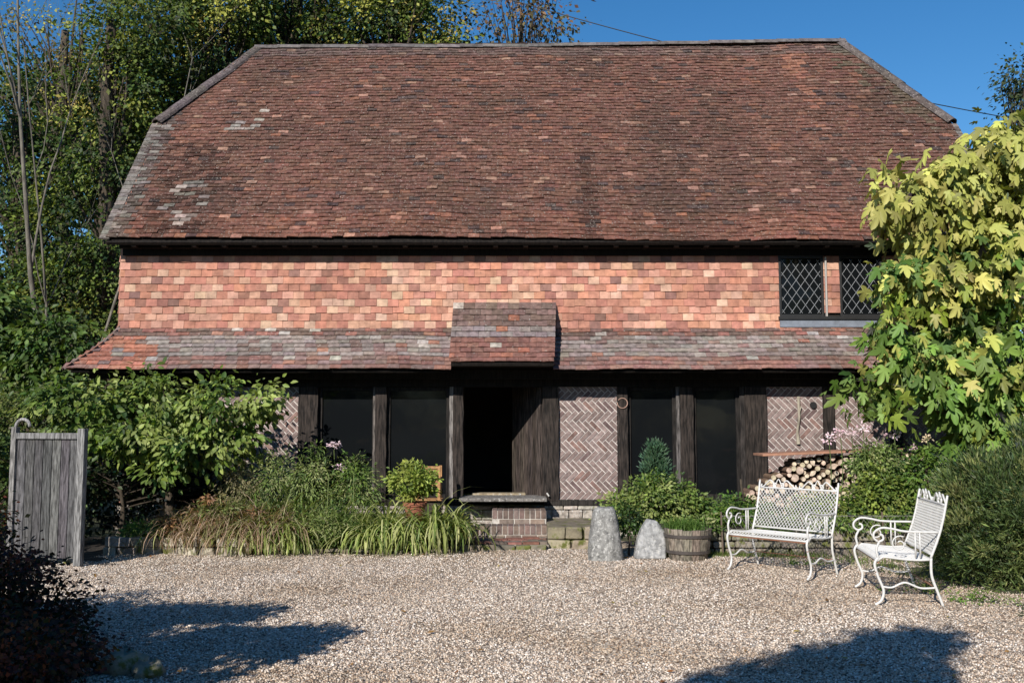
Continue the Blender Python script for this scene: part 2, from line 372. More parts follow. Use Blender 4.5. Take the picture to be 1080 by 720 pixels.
def tile_rows(mb, rows, w, tintfn, thick=.013, over=1.7, lift=.016, jit=1.0, camber=.003, wob=None):
    """rows: (A, B, up, normal, gauge): a course of plain tiles between A and B"""
    for k, (A, B, U, N, g_) in enumerate(rows):
        A, B = Vector(A), Vector(B); L = (B - A).length
        if L < .02: continue
        X = (B - A) / L; s = -(w * .5 if k % 2 else 0) - trng.uniform(0, .02)
        rj = trng.uniform(-.004, .004)
        while s < L:
            s1 = s + w; a, b_ = max(s + .0015, 0), min(s1 - .0015, L); s = s1 + trng.uniform(-.002, .002)
            if b_ - a < .02: continue
            lo = trng.uniform(-.007, .007) * jit + rj; h = lift + trng.uniform(-.003, .006) * jit; tw = trng.uniform(-.004, .004) * jit
            top = U * (g_ * over); bs = -U * lo
            def P(u, up_, ht): return A + X * u + bs + (top if up_ else Vector((0, 0, 0))) + U * 0 + N * ht
            m_ = (a + b_) / 2
            vs = [P(a, 0, h - tw), P(m_, 0, h + camber), P(b_, 0, h + tw), P(b_, 0, h + tw + thick), P(m_, 0, h + camber + thick), P(a, 0, h - tw + thick),
                  P(a, 1, -.004), P(m_, 1, -.004), P(b_, 1, -.004), P(b_, 1, .006), P(m_, 1, .007), P(a, 1, .006)]
            if wob: vs = [v_ + wob(v_) for v_ in vs]
            fs = [(0, 1, 4, 5), (1, 2, 3, 4), (5, 4, 10, 11), (4, 3, 9, 10), (0, 5, 11, 6), (2, 8, 9, 3)]
            mb.add(vs, fs, tintfn(A + X * m_, k))
def jitc(c, a): k = trng.uniform(1 - a, 1 + a); return tuple(max(.005, x * k * trng.uniform(.95, 1.05)) for x in c)
def roof_tint(p, k):
    t = (p.z - EZ) / (RZ - EZ); x = p.x
    base = (.128, .062, .044)
    n1 = vnoise(x * .8, t * 6, 1); n2 = vnoise(x * 2.2, t * 14, 2); n1 = .6 * n1 + .4 * vnoise(x * 2.6, t * 1.3, 21)
    c = [base[0] * (.62 + .7 * n1), base[1] * (.72 + .52 * n1), base[2] * (.75 + .5 * n1)]
    r = trng.random()
    if r < .02 + .10 * max(0, n2 - .62) * (x < 0): c = [.26, .145, .105]
    elif r < .05 + .22 * max(0, n2 - .7): c = [.07, .045, .04]
    elif r < .09: c = [.19, .085, .055]
    # lichened tiles toward the left verge, dark damp patch beside them
    if x < -5.75 and trng.random() < .28: c = [.17, .15, .13]
    elif x < -5.75: c = [.09, .065, .055]
    d = (x + 4.9 - (t - .3) * 1.1)
    if abs(d) < .34 and .05 < t < .62 and n2 > .55 and trng.random() < .75: c = [.27, .23, .20]
    if -5.6 < x < -4.6 and t < .42 and trng.random() < .55: c = [v_ * .5 for v_ in c]
    if 4.7 < x < 5.4 and t > .62 and abs(x - 5.55 + (t - .62) * .9) < .32: c = [.23, .105, .068] if trng.random() < .7 else c      # paler streak below the ridge
    if 5.9 < x < 7.2 and abs(t - (.98 - (x - 5.9) * .28)) < .13 and trng.random() < .55: c = [.105, .075, .05]
    if 1.05 < x < 1.3 and t < .38: c = [v_ * .6 for v_ in c]                                          # dark run mark
    if t < .1: c = [c[0] * 1.15, c[1] * 1.05, c[2]]
    if t > .93: c = [v_ * .7 + .03 for v_ in c]
    return jitc(c, .2)
def wobr(v_): return Vector((0, -1, .8)) * (.035 * (vnoise(v_.x * .7, v_.z * .6, 5) - .5) + .022 * (vnoise(v_.x * 2.3, v_.z * 1.5, 6) - .5)) + Vector((0, 0, .07 * (vnoise(v_.x * .45, 0, 8) - .5)))
def left_x(t, z): return XL if t <= HT else XL + (RL.x - XL) * (t - HT) / (1 - HT)
def right_x(t, z): return XR if t <= HT else XR + (RR.x - XR) * (t - HT) / (1 - HT)
NC = 60; roofrows = []; backrows = []
for k in range(NC):
    t = k / NC; Y = EY + (RY - EY) * t
    zl, zr = EZ + .02 + (RL.z - EZ) * t, EZ - .03 + (RR.z - EZ) * t
    U = Vector((0, RY - EY, RZ - EZ)).normalized(); N = Vector((0, -U.z, U.y)); gg = slope_len / NC
    roofrows.append((Vector((left_x(t, 0), Y, zl)), Vector((right_x(t, 0), Y, zr)), U, N, gg))
    if k % 1 == 0:
        U2 = Vector((0, -U.y, U.z)); N2 = Vector((0, U.z, U.y)); Yb = 2 * RY - Y
        backrows.append((Vector((right_x(t, 0), Yb, zr)), Vector((left_x(t, 0), Yb, zl)), U2, N2, gg))
mb = MB(); tile_rows(mb, roofrows, .168, roof_tint, wob=wobr, jit=1.7); tile_rows(mb, backrows, .168, roof_tint)
# half hips
for sgn, vx, re in ((-1, XL, RL), (1, XR, RR)):
    A0 = Vector((vx, EY + (RY - EY) * HT, EZ + (RZ - EZ) * HT)); n_ = 22
    for k in range(n_):
        t = k / n_; p = A0.lerp(re, t); q = Vector((p.x, 2 * RY - p.y, p.z))
        U = (re - Vector((vx, RY, A0.z))).normalized(); N = Vector((sgn * U.z, 0, abs(U.x)))
        a, b_ = (q, p) if sgn < 0 else (p, q)
        tile_rows(mb, [(a, b_, U, N, (re - Vector((vx, RY, A0.z))).length / n_)] * 1, .168, roof_tint)
roof = mb.build('roof', M['rooftile'], house)
# underlay slabs so the roof is solid, and timber eaves
mb = MB()
def slab(mb, pts, th, tint=(.02, .015, .012)):
    pts = [Vector(p) for p in pts]; nn = (pts[1] - pts[0]).cross(pts[2] - pts[0]).normalized()
    k = len(pts); vs = pts + [p - nn * th for p in pts]
    mb.add(vs, [tuple(range(k)), tuple(range(2 * k - 1, k - 1, -1))] + [(i, i + k, (i + 1) % k + k, (i + 1) % k) for i in range(k)], tint)
def rp(x, t, back=False, dz=-.03):
    Y = EY + (RY - EY) * t; return Vector((x, 2 * RY - Y if back else Y, EZ + (RZ - EZ) * t + dz - .02))
slab(mb, [rp(XL, 0), rp(XR, 0), rp(XR, HT), rp(RR.x, .985), rp(RL.x, .985), rp(XL, HT)], .05)
slab(mb, [rp(XR, 0, 1), rp(XL, 0, 1), rp(XL, HT, 1), rp(RL.x, .985, 1), rp(RR.x, .985, 1), rp(XR, HT, 1)], .05)
slab(mb, [rp(XL + .02, HT, 1), rp(XL + .02, HT), rp(RL.x + .02, .99)], .04)
slab(mb, [rp(XR - .02, HT), rp(XR - .02, HT, 1), rp(RR.x - .02, .99)], .04)
mb.build('roof_boarding', M['timber'], roof)
# ridge and hip tiles
def ridge_line(mb, a, b_, seg=.42, r=.105, tint=(.13, .115, .11)):
    a, b_ = Vector(a), Vector(b_); L = (b_ - a).length; n_ = max(1, round(L / seg)); X = (b_ - a) / L
    side = X.cross(Vector((0, 0, 1))).normalized(); up = side.cross(X)
    for i in range(n_):
        s0, s1 = L * i / n_ + .004, L * (i + 1) / n_ + .012; dz = trng.uniform(-.008, .008)
        vs = []
        for s in (s0, s1):
            for j in range(9):
                q = math.pi * j / 8; vs.append(a + X * s + side * math.cos(q) * r + up * (math.sin(q) * r * .85 + dz - .03 + (.006 if s == s0 else -.002)))
        for s in (s0, s1):
            for j in range(9):
                q = math.pi * j / 8; vs.append(a + X * s + side * math.cos(q) * (r - .02) + up * (math.sin(q) * (r - .02) * .85 + dz - .03))
        fs = [(j, j + 1, j + 10, j + 9) for j in range(8)] + [(j, j + 18, j + 19, j + 1) for j in range(8)] + [(j + 9, j + 10, j + 28, j + 27) for j in range(8)]
        mb.add(vs, fs, jitc(tint, .25))
mb = MB(); ridge_line(mb, (RL.x - .05, RY, RL.z + .02), (.3, RY, RZ - .0)); ridge_line(mb, (.3, RY, RZ - .0), (RR.x + .05, RY, RR.z + .02)); mb.build('ridge_cap', M['ridge'], roof)
for sgn, vx, re in ((-1, XL, RL), (1, XR, RR)):
    A0 = Vector((vx + sgn * .02, EY + (RY - EY) * HT - .02, EZ + (RZ - EZ) * HT + .02))
    mb = MB(); ridge_line(mb, A0, re, .40, .12, (.10, .082, .078)); mb.build('hip_cap', M['rooftile'], roof)
    mb = MB(); ridge_line(mb, Vector((A0.x, 2 * RY - A0.y, A0.z)), re, .40, .12, (.10, .082, .078)); mb.build('hip_cap', M['rooftile'], roof)
# upper tile-hung wall
WXL, WXR = at(127, 300, HY).x, XR - .18
WZ0 = at(540, 346, HY).z
WIN0, WIN1 = RX(821, 300), RX(868, 300)
WIN2, WIN3 = RX(885, 300), RX(930, 300)
WZs, WZt = at(540, 334, HY).z, at(540, 262, HY).z
def wall_tint(p, k):
    r = trng.random() + .25 * (vnoise(p.x * .9, p.z * 2, 12) - .5); c = [.385, .175, .125]
    if r < .22: c = [.47, .26, .185]
    elif r < .30: c = [.28, .13, .10]
    elif r < .325: c = [.22, .12, .095]
    elif r < .41: c = [.52, .33, .235]
    elif r < .62: c = [.43, .20, .135]
    st_ = .78 + .34 * vnoise(p.x * .8, p.z * 3.1, 31) + .06 * vnoise(p.x * 3, p.z * .8, 32)
    return jitc([v_ * st_ for v_ in c], .12)
mb = MB(); G = .112; k = 0; z = WZ0
while z < EZ + .1:
    segs = [(WXL, WXR)]
    if z + G > at(540, 346, HY).z + .02 and z < WZt and z > WZs - .12:
        segs = [(WXL, WIN0), (WIN3, WXR)]
        if z > WZs - .005: segs.append((WIN1, WIN2))
    for a, b_ in segs:
        tile_rows(mb, [(Vector((a, HY, z)), Vector((b_, HY, z)), Vector((0, 0, 1)), Vector((0, -1, 0)), G)] if k % 2 == 0 else
                  [(Vector((a, HY, z - 10)), Vector((a, HY, z - 10)), Vector((0, 0, 1)), Vector((0, -1, 0)), G), (Vector((a, HY, z)), Vector((b_, HY, z)), Vector((0, 0, 1)), Vector((0, -1, 0)), G)],
                  .166 if (a, b_) != (WIN1, WIN2) else .26, wall_tint, over=1.5, lift=.012)
    z += G; k += 1
# gable end walls, tile hung
for sgn, wx in ((-1, WXL), (1, WXR)):
    z = WZ0; k = 0
    while z < EZ + (RZ - EZ) * HT + .1:
        t = max(0, (z - EZ) / (RZ - EZ)); y0 = max(HY, EY + (RY - EY) * t + .1); y1 = 2 * RY - y0
        a, b_ = (Vector((wx, y1, z)), Vector((wx, y0, z))) if sgn < 0 else (Vector((wx, y0, z)), Vector((wx, y1, z)))
        tile_rows(mb, [(a, b_, Vector((0, 0, 1)), Vector((sgn, 0, 0)), G)], .166, wall_tint, over=1.5, lift=.012)
        z += G; k += 1
mb.build('tile_hanging', M['walltile'], house)
# solid core of the upper storey (with openings left for the windows)
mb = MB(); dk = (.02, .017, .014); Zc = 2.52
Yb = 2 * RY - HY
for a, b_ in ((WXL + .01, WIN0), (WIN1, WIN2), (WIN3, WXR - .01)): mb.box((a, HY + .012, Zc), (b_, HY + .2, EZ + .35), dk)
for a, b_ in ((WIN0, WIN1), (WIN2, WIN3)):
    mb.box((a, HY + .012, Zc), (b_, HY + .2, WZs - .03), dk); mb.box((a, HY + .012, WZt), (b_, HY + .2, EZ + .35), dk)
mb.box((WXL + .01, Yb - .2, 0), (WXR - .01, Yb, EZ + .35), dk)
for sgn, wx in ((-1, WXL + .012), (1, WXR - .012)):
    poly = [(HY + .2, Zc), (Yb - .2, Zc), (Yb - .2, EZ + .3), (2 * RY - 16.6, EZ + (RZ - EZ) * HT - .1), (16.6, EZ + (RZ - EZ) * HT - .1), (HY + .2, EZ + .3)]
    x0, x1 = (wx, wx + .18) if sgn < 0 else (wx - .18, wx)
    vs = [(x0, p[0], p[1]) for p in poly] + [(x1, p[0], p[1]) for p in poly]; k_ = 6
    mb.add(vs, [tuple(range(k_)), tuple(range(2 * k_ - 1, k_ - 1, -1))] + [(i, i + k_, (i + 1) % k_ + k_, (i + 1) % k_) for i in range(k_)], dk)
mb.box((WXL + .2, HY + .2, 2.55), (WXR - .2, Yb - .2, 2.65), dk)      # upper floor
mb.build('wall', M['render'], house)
mb = MB()
mb.box((XL + .12, EY + .2, EZ - .10), (XR - .12, EY + .26, EZ + .05), (.018, .014, .012))
mb.box((XL + .2, HY - .05, EZ - .06), (XR - .2, HY + .01, EZ + .3), (.02, .015, .012))
x = XL + .35
while x < XR - .3:
    mb.box((x, EY + .06, EZ - .1), (x + .07, HY + .02, EZ - .02), (.02, .015, .012)); x += .45
mb.box((RX(131, 262), HY - .055, EZ - .19), (WXR - .05, HY - .03, EZ - .01), (.012, .010, .009))  # black board added across the shaded wall top to deepen the eave shadow
mb.build('eaves_timber', M['timber'], house)
# verge edge of the roof on the left and right
for vx, s in ((XL, -1), (XR, 1)):
    mb = MB(); n_ = 30
    for i in range(n_):
        t = HT * i / n_; p = rp(vx, t, dz=-.01); U = Vector((0, RY - EY, RZ - EZ)).normalized()
        mb.box((-.10, 0, 0), (.05, .12, .03), jitc((.15, .13, .115), .4), Matrix.Translation(p + Vector((0 if s < 0 else .05, 0, .02))) @ Matrix.Rotation(math.atan2(U.z, U.y) - .1, 4, 'X'))
    mb.build('verge_tiles', M['rooftile'], roof)

# the bell-cast lower roof running round the house
SKZ = at(540, 390, 14.36).z; SKO = .64
def sk(t):   # t 0 bottom .. 1 top : (outward, z)
    return SKO * (1 - t) ** 1.25, SKZ + (WZ0 - SKZ) * (1 - (1 - t) ** 1.0) 
CN0, CN1 = RX(474, 385, 14.35), RX(585, 385, 14.35)
def skirt_tint(p, k):
    x = p.x; n1 = vnoise(x * 1.3, k * .35, 9)
    if k < 3: c = [.27, .145, .12] if trng.random() < .6 else [.25, .17, .15]
    else: c = [.30, .25, .225] if trng.random() < .8 else [.24, .16, .14]
    if x < -5.3 and trng.random() < .7: c = [.44, .19, .13]
    if k >= 8: c = [.18, .12, .10] if trng.random() < .7 else [.30, .14, .11]
    r = trng.random()
    if r < .025: c = [.36, .18, .13]
    if r > .975: c = [.42, .38, .34]
    s = .58 + .42 * n1; return jitc([v_ * s for v_ in c], .14)
mb = MB(); NS = 10
for k in range(NS):
    o0, z0 = sk(k / NS); o1, z1 = sk((k + 1) / NS)
    gl = math.hypot(o0 - o1, z1 - z0); cu, su = (o0 - o1) / gl, (z1 - z0) / gl
    segs = [(WXL - o0 * .85, CN0 + .02), (CN1 - .02, WXR + o0 * .85)]
    for a, b_ in segs:
        row = (Vector((a, HY - o0, z0)), Vector((b_, HY - o0, z0)), Vector((0, cu, su)), Vector((0, -su, cu)), gl)
        tile_rows(mb, ([row] if k % 2 == 0 else [(row[0], row[0], row[2], row[3], gl), row]), .168, (lambda p, kk, k=k: skirt_tint(p, k)), over=1.5,
                  wob=lambda v_: Vector((0, 0, .022 * (vnoise(v_.x * 1.1, 0, 3) - .5))))
    for sgn, wx in ((-1, WXL), (1, WXR)):
        xo = wx + sgn * o0 * .85; a, b_ = Vector((xo, Yb + o0, z0)), Vector((xo, HY - o0, z0))
        if sgn > 0: a, b_ = b_, a
        row = (a, b_, Vector((-sgn * cu, 0, su)), Vector((sgn * su, 0, cu)), gl)
        tile_rows(mb, ([row] if k % 2 == 0 else [(a, a, row[2], row[3], gl), row]), .168, (lambda p, kk, k=k: skirt_tint(p, k)), over=1.5)
skirt = mb.build('lower_roof', M['skirttile'], house)
for sgn, wx in ((-1, WXL), (1, WXR)):
    mb = MB(); pts = []
    for i in range(8):
        o0, z0 = sk(i / 7); pts.append(Vector((wx + sgn * o0 * .85, HY - o0, z0 + .03)))
    for i in range(7): ridge_line(mb, pts[i], pts[i + 1], .2, .05, (.16, .12, .105))
    mb.build('corner_tiles', M['skirttile'], skirt)
mb = MB()
for a, b_ in ((WXL - .45, CN0), (CN1, WXR + .45)):
    slab(mb, [(a, HY - SKO + .05, SKZ - .015), (b_, HY - SKO + .05, SKZ - .015), (b_ - (.45 if b_ > 3 else 0), HY, WZ0 - .16), (a + (.45 if a < -3 else 0), HY, WZ0 - .16)], .03)
mb.box((WXL - .3, HY - .3, SKZ - .11), (WXR + .3, HY - .2, SKZ + .02), (.018, .014, .012))
slab(mb, [(WXL - .46, HY, SKZ - .015), (WXL - .46, Yb, SKZ - .015), (WXL, Yb, WZ0 - .16), (WXL, HY, WZ0 - .16)][::-1], .03)
slab(mb, [(WXR + .46, HY, SKZ - .015), (WXR + .46, Yb, SKZ - .015), (WXR, Yb, WZ0 - .16), (WXR, HY, WZ0 - .16)], .03)
mb.build('lower_roof_boarding', M['timber'], skirt)
# canopy above the door
CY0, CZ0 = 14.17, at(540, 382, 14.17).z; CY1, CZ1 = 14.97, at(540, 321, 14.97).z
def can_tint(p, k):
    r = trng.random(); c = [.19, .125, .105] if k >= 5 else [.24, .12, .095]
    if k in (5, 6) : c = [.26, .21, .20]
    if r < .08: c = [.36, .15, .10]
    if .10 < p.x - CN0 - .55 < .28 and k == 3: c = [.45, .48, .54]
    if r > .985: c = [.45, .38, .32]
    return jitc([v_ * .8 for v_ in c], .2)
mb = MB(); NK = 11; pr = []
for k in range(NK + 1):
    t = k / NK; pr.append((CY0 + (CY1 - CY0) * (t ** .92), CZ0 + (CZ1 - CZ0) * (t ** 1.12)))
for k in range(NK):
    dy, dz = pr[k + 1][0] - pr[k][0], pr[k + 1][1] - pr[k][1]; gl = math.hypot(dy, dz)
    cx0 = RX(473, 385, 14.17) + .02 * (k / NK); cx1 = RX(585, 385, 14.17) + .06 * (k / NK)
    row = (Vector((cx0, pr[k][0], pr[k][1])), Vector((cx1, pr[k][0], pr[k][1])), Vector((0, dy, dz)) / gl, Vector((0, -dz, dy)) / gl, gl)
    tile_rows(mb, ([row] if k % 2 == 0 else [(row[0], row[0], row[2], row[3], gl), row]), .168, (lambda p, kk, k=k: can_tint(p, k)), over=1.5)
can = mb.build('porch_canopy', M['skirttile'], house)
mb = MB(); cx0, cx1 = RX(474, 385, 14.17) + .02, RX(585, 385, 14.17) - .01
poly = [(p[0] + .01, p[1] - .012) for p in pr]
vs = [(cx0, p[0], p[1]) for p in poly] + [(cx0, CY1, CZ0 - .05), (cx0, CY0 + .03, CZ0 - .05)]
kk = len(vs); vs += [(cx1, v_[1], v_[2]) for v_ in vs]
mb.add(vs, [tuple(range(kk)), tuple(range(2 * kk - 1, kk - 1, -1))] + [(i, i + kk, (i + 1) % kk + kk, (i + 1) % kk) for i in range(kk)], (.02, .015, .012))
mb.build('canopy_frame', M['timber'], can)

# ground floor: posts, brick panels, windows, door
FZ = .50; TZ = 2.52
mb = MB(); mb.box((WXL, HY - .06, 2.2), (WXR, HY + .2, TZ), (.018, .014, .012))
mb.box((RX(573), HY - .07, .44), (RX(655), HY + .1, .52), (.05, .042, .036))
for a, b_ in ((300, 488), (655, 1020)): mb.box((RX(a), HY - .07, .44), (RX(b_), HY + .1, .53), (.03, .023, .018))
mb.build('beam', M['timber'], house)
def post(x0, x1, tint=(.055, .042, .035), ztop=2.2, zb=.5, y0=-.075):
    mb = MB(); a, b_ = RX(x0), RX(x1); n_ = 9; rr = random.Random(x0); vs = []
    for i in range(n_ + 1):
        z_ = zb + (ztop - zb) * i / n_; j = lambda: rr.uniform(-.008, .008)
        vs += [(a + j(), HY + y0 + j(), z_), (b_ + j(), HY + y0 + j(), z_), (b_ + .0, HY + .12, z_), (a, HY + .12, z_)]
    fs = [(0, 3, 2, 1), (4 * n_, 4 * n_ + 1, 4 * n_ + 2, 4 * n_ + 3)]
    for i in range(n_):
        for q in range(4): fs.append((i * 4 + q, i * 4 + (q + 1) % 4, i * 4 + 4 + (q + 1) % 4, i * 4 + 4 + q))
    mb.add(vs, fs, tint); return mb.build('post', M['timber'], house, bevel=.008)
POSTS = [(315, 336), (396, 408), (478, 489), (572, 589), (651, 662), (717, 731), (785, 808), (868, 880), (938, 950), (1000, 1012)]
for a, b_ in POSTS: post(a, b_)
post(128, 140); post(205, 217)
def clip(poly, x0, x1, z0, z1):
    for ax, lim, sg in ((0, x0, 1), (0, x1, -1), (1, z0, 1), (1, z1, -1)):
        out = []
        for i in range(len(poly)):
            p, q = poly[i], poly[(i + 1) % len(poly)]; dp, dq = sg * (p[ax] - lim), sg * (q[ax] - lim)
            if dp >= 0: out.append(p)
            if dp * dq < 0: t = dp / (dp - dq); out.append((p[0] + (q[0] - p[0]) * t, p[1] + (q[1] - p[1]) * t))
        poly = out
        if len(poly) < 3: return None
    return poly
def herring(x0, x1, z0, z1, seed):
    rr = random.Random(seed); pan = MB(); pan.box((x0, HY - .018, z0), (x1, HY + .1, z1), (.60, .55, .51))
    o = pan.build('brick_panel', M['mortar'], house)
    mb = MB(); u = .070; n = 3; j = .0135; c = math.sqrt(.5); L = 60
    cx, cz = (x0 + x1) / 2, (z0 + z1) / 2
    for a in range(-L, L):
        for b_ in range(-L, L):
            q = (a - b_) % (2 * n); rc = None
            if q == 0: rc = (a, b_, a + n, b_ + 1)
            elif q == 2 * n - 1: rc = (a, b_, a + 1, b_ + n)
            if not rc: continue
            ax, az, bx, bz = [v_ * u for v_ in rc]; ax += j; az += j; bx -= 0; bz -= 0
            pts = [(ax, az), (bx, az), (bx, bz), (ax, bz)]
            pts = [((p[0] + p[1]) * c + cx, (p[1] - p[0]) * c + cz) for p in pts]
            if min(p[0] for p in pts) > x1 or max(p[0] for p in pts) < x0 or min(p[1] for p in pts) > z1 or max(p[1] for p in pts) < z0: continue
            pts = clip(pts, x0 + .004, x1 - .004, z0 + .006, z1 - .004)
            if not pts: continue
            r_ = rr.random(); t = (.225, .165, .15)
            if r_ < .12: t = (.23, .145, .125)
            elif r_ < .2: t = (.16, .11, .105)
            elif r_ < .5: t = (.26, .195, .18)
            k_ = rr.uniform(.85, 1.15); mb.prism(pts, HY - .026 - rr.uniform(0, .004), HY + .02, tuple(v_ * k_ for v_ in t))
    mb.build('brickwork', M['brick'], o)
for i, (a, b_, zb) in enumerate([(225, 315, FZ), (589, 651, FZ + .02), (808, 868, .6), (880, 938, .6), (950, 1000, .6)]):
    herring(RX(a) + .001, RX(b_) - .001, zb, 2.2, i)
def gwindow(a, b_, trim=False):
    x0, x1 = RX(a), RX(b_); mb = MB(); t = (.03, .025, .022)
    mb.box((x0, HY + .0, .53), (x0 + .05, HY + .07, 2.2), t); mb.box((x1 - .05, HY, .53), (x1, HY + .07, 2.2), t)
    mb.box((x0 + .05, HY, .53), (x1 - .05, HY + .07, .60), t); mb.box((x0 + .05, HY, 2.14), (x1 - .05, HY + .07, 2.2), t)
    f = mb.build('window', M['timber'], house, bevel=.004)
    mb = MB(); mb.box((x0 + .05, HY + .03, .60), (x1 - .05, HY + .036, 2.14)); mb.build('pane', M['glass'], f)
for a, b_ in ((336, 396), (408, 474), (662, 713), (731, 780), (140, 205)): gwindow(a, b_)
for a, b_, c_ in ((474, 478, (.34, .31, .29)), (713, 717, (.20, .18, .17)), (780, 785, (.06, .05, .045)), (393.5, 396, (.22, .19, .17))):  # pale tints paint sunlight onto these window frame edges
    mb = MB(); mb.box((RX(a), HY - .05, .53), (RX(b_), HY + .02, 2.2), c_); mb.build('trim', M['timber'], house)
# hooks and stem fixed to the wall
mb = MB(); c = at(656.5, 425, HY - .09)
mb.tube([c + Vector((math.cos(q) * .075, 0, math.sin(q) * .075)) for q in [i * math.pi / 14 + R(170) for i in range(27)]], .007, 6, (.35, .22, .17)); mb.build('iron_ring', M['metal'], house)
# side and plinth walls
mb = MB(); st = random.Random(4)
def rubble(mb, x0, x1, z0, z1, y, depth=.08, cw=.3, ch=.12, tint=(.42, .37, .31), gap=.012, unev=1.0):
    z = z0
    while z < z1 - .02:
        h = min(ch * st.uniform(.75, 1.25), z1 - z); x = x0 - st.uniform(0, .1)
        if z1 - z - h < .04: h = z1 - z
        while x < x1:
            w_ = cw * st.uniform(.5, 1.4); a, b_ = max(x, x0), min(x + w_, x1)
            if b_ - a > .04:
                e = lambda: st.uniform(-.03, .03) * unev
                vs = [(a + gap / 2 + e() * .4, y + e(), z + gap / 2), (b_ - gap / 2 + e() * .4, y + e(), z + gap / 2), (b_ - gap / 2, y + depth, z + gap / 2), (a + gap / 2, y + depth, z + gap / 2),
                      (a + gap / 2 + e() * .6, y + e(), z + h - gap / 2 + e() * .4), (b_ - gap / 2 + e() * .6, y + e(), z + h - gap / 2 + e() * .4), (b_ - gap / 2, y + depth, z + h - gap / 2), (a + gap / 2, y + depth, z + h - gap / 2)]
                mb.add(vs, BOXF, jitc(tint, .22))
            x += w_
        z += h
rubble(mb, RX(140), WXR, -.02, .44, HY - .06, unev=.5)
mb.build('plinth', M['stone'], house, bevel=.012)
mb = MB(); mb.box((WXL + .05, HY - .02, -.05), (WXR - .05, HY + .2, .44), (.35, .31, .27))
for wx in (WXL + .02, WXR - .22): mb.box((wx, HY + .13, 0), (wx + .2, Yb - .21, 2.53), (.26, .13, .1))
mb.build('foundation', M['mortar'], house)
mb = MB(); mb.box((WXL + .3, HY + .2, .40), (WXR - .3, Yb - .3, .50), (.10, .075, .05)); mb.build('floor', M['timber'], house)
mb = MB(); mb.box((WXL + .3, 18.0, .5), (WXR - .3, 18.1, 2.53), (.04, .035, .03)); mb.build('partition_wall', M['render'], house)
# door, swung inwards
hx, hyy = RX(572), HY + .06
dr = MB(); ang = R(180 - 66); Lr = 1.05; pw = Lr / 7
for i in range(7):
    Mx = Matrix.Translation((hx, hyy, 0)) @ Matrix.Rotation(ang, 4, 'Z')
    dr.box((i * pw + .004, -.02 - (.006 if i % 2 else 0), .53), ((i + 1) * pw - .004, .03, 2.25), jitc((.11, .088, .075), .3), Mx)
door = dr.build('door', M['timber'], house, bevel=.004)
for z_ in (.9, 1.9): dr = MB(); dr.box((.05, -.045, z_), (Lr * .9, -.028, z_ + .05), (.03, .03, .03), Mx); dr.build('strap_hinge', M['metal'], door)
mb = MB(); mb.tube([at(577, 520, HY - .1), at(577, 520, HY - .13), at(579, 523, HY - .13)], .012, 6, (.5, .48, .45)); mb.build('door_stop', M['metal'], house)
# threshold and brick steps
sx0, sx1 = RX(484, 525, 14.5), RX(577, 525, 14.5)
mb = MB(); mb.box((sx0, 14.5, .525), (sx1, HY + .2, .575), (.19, .175, .16)); mb.box((sx0 + .15, HY + .2, .505), (sx1 - .3, HY + .45, .6), (.34, .27, .17))
mb.build('threshold', M['stone'], house, bevel=.01)
mb = MB(); bm_ = random.Random(8)
mor = MB()
def soldier(x0, x1, y0, y1, z0, z1):
    mor.box((x0, y0 + .006, z0), (x1, y1, z1 - .006), (.50, .46, .41)); n_ = max(1, round((x1 - x0) / .077)); w_ = (x1 - x0) / n_
    for i in range(n_):
        mb.box((x0 + i * w_ + .005, y0 - bm_.uniform(0, .006), z1 - .115), (x0 + (i + 1) * w_ - .005, y1 - .01, z1 + bm_.uniform(-.003, .004)), jitc((.19, .135, .115), .25))
    x = x0
    z = z1 - .19
    while z > z0 - .05:
        x = x0 + (.1 if int(z * 100) % 2 else 0)
        while x < x1 - .03:
            mb.box((x + .004, y0 - .004, max(z, z0)), (min(x + .21, x1) - .004, y0 + .05, z + .065), jitc((.24, .18, .15), .25)); x += .22
        z -= .075
soldier(RX(519, 545, 14.3), RX(576, 545, 14.3), 14.28, 14.9, 0.1, .42)
soldier(RX(500, 560, 13.95), RX(577, 560, 13.95), 13.95, 14.28, 0, .235)
stp = mb.build('brick_step', M['brick'], house, bevel=.004); mor.build('mortar_bed', M['mortar'], stp)

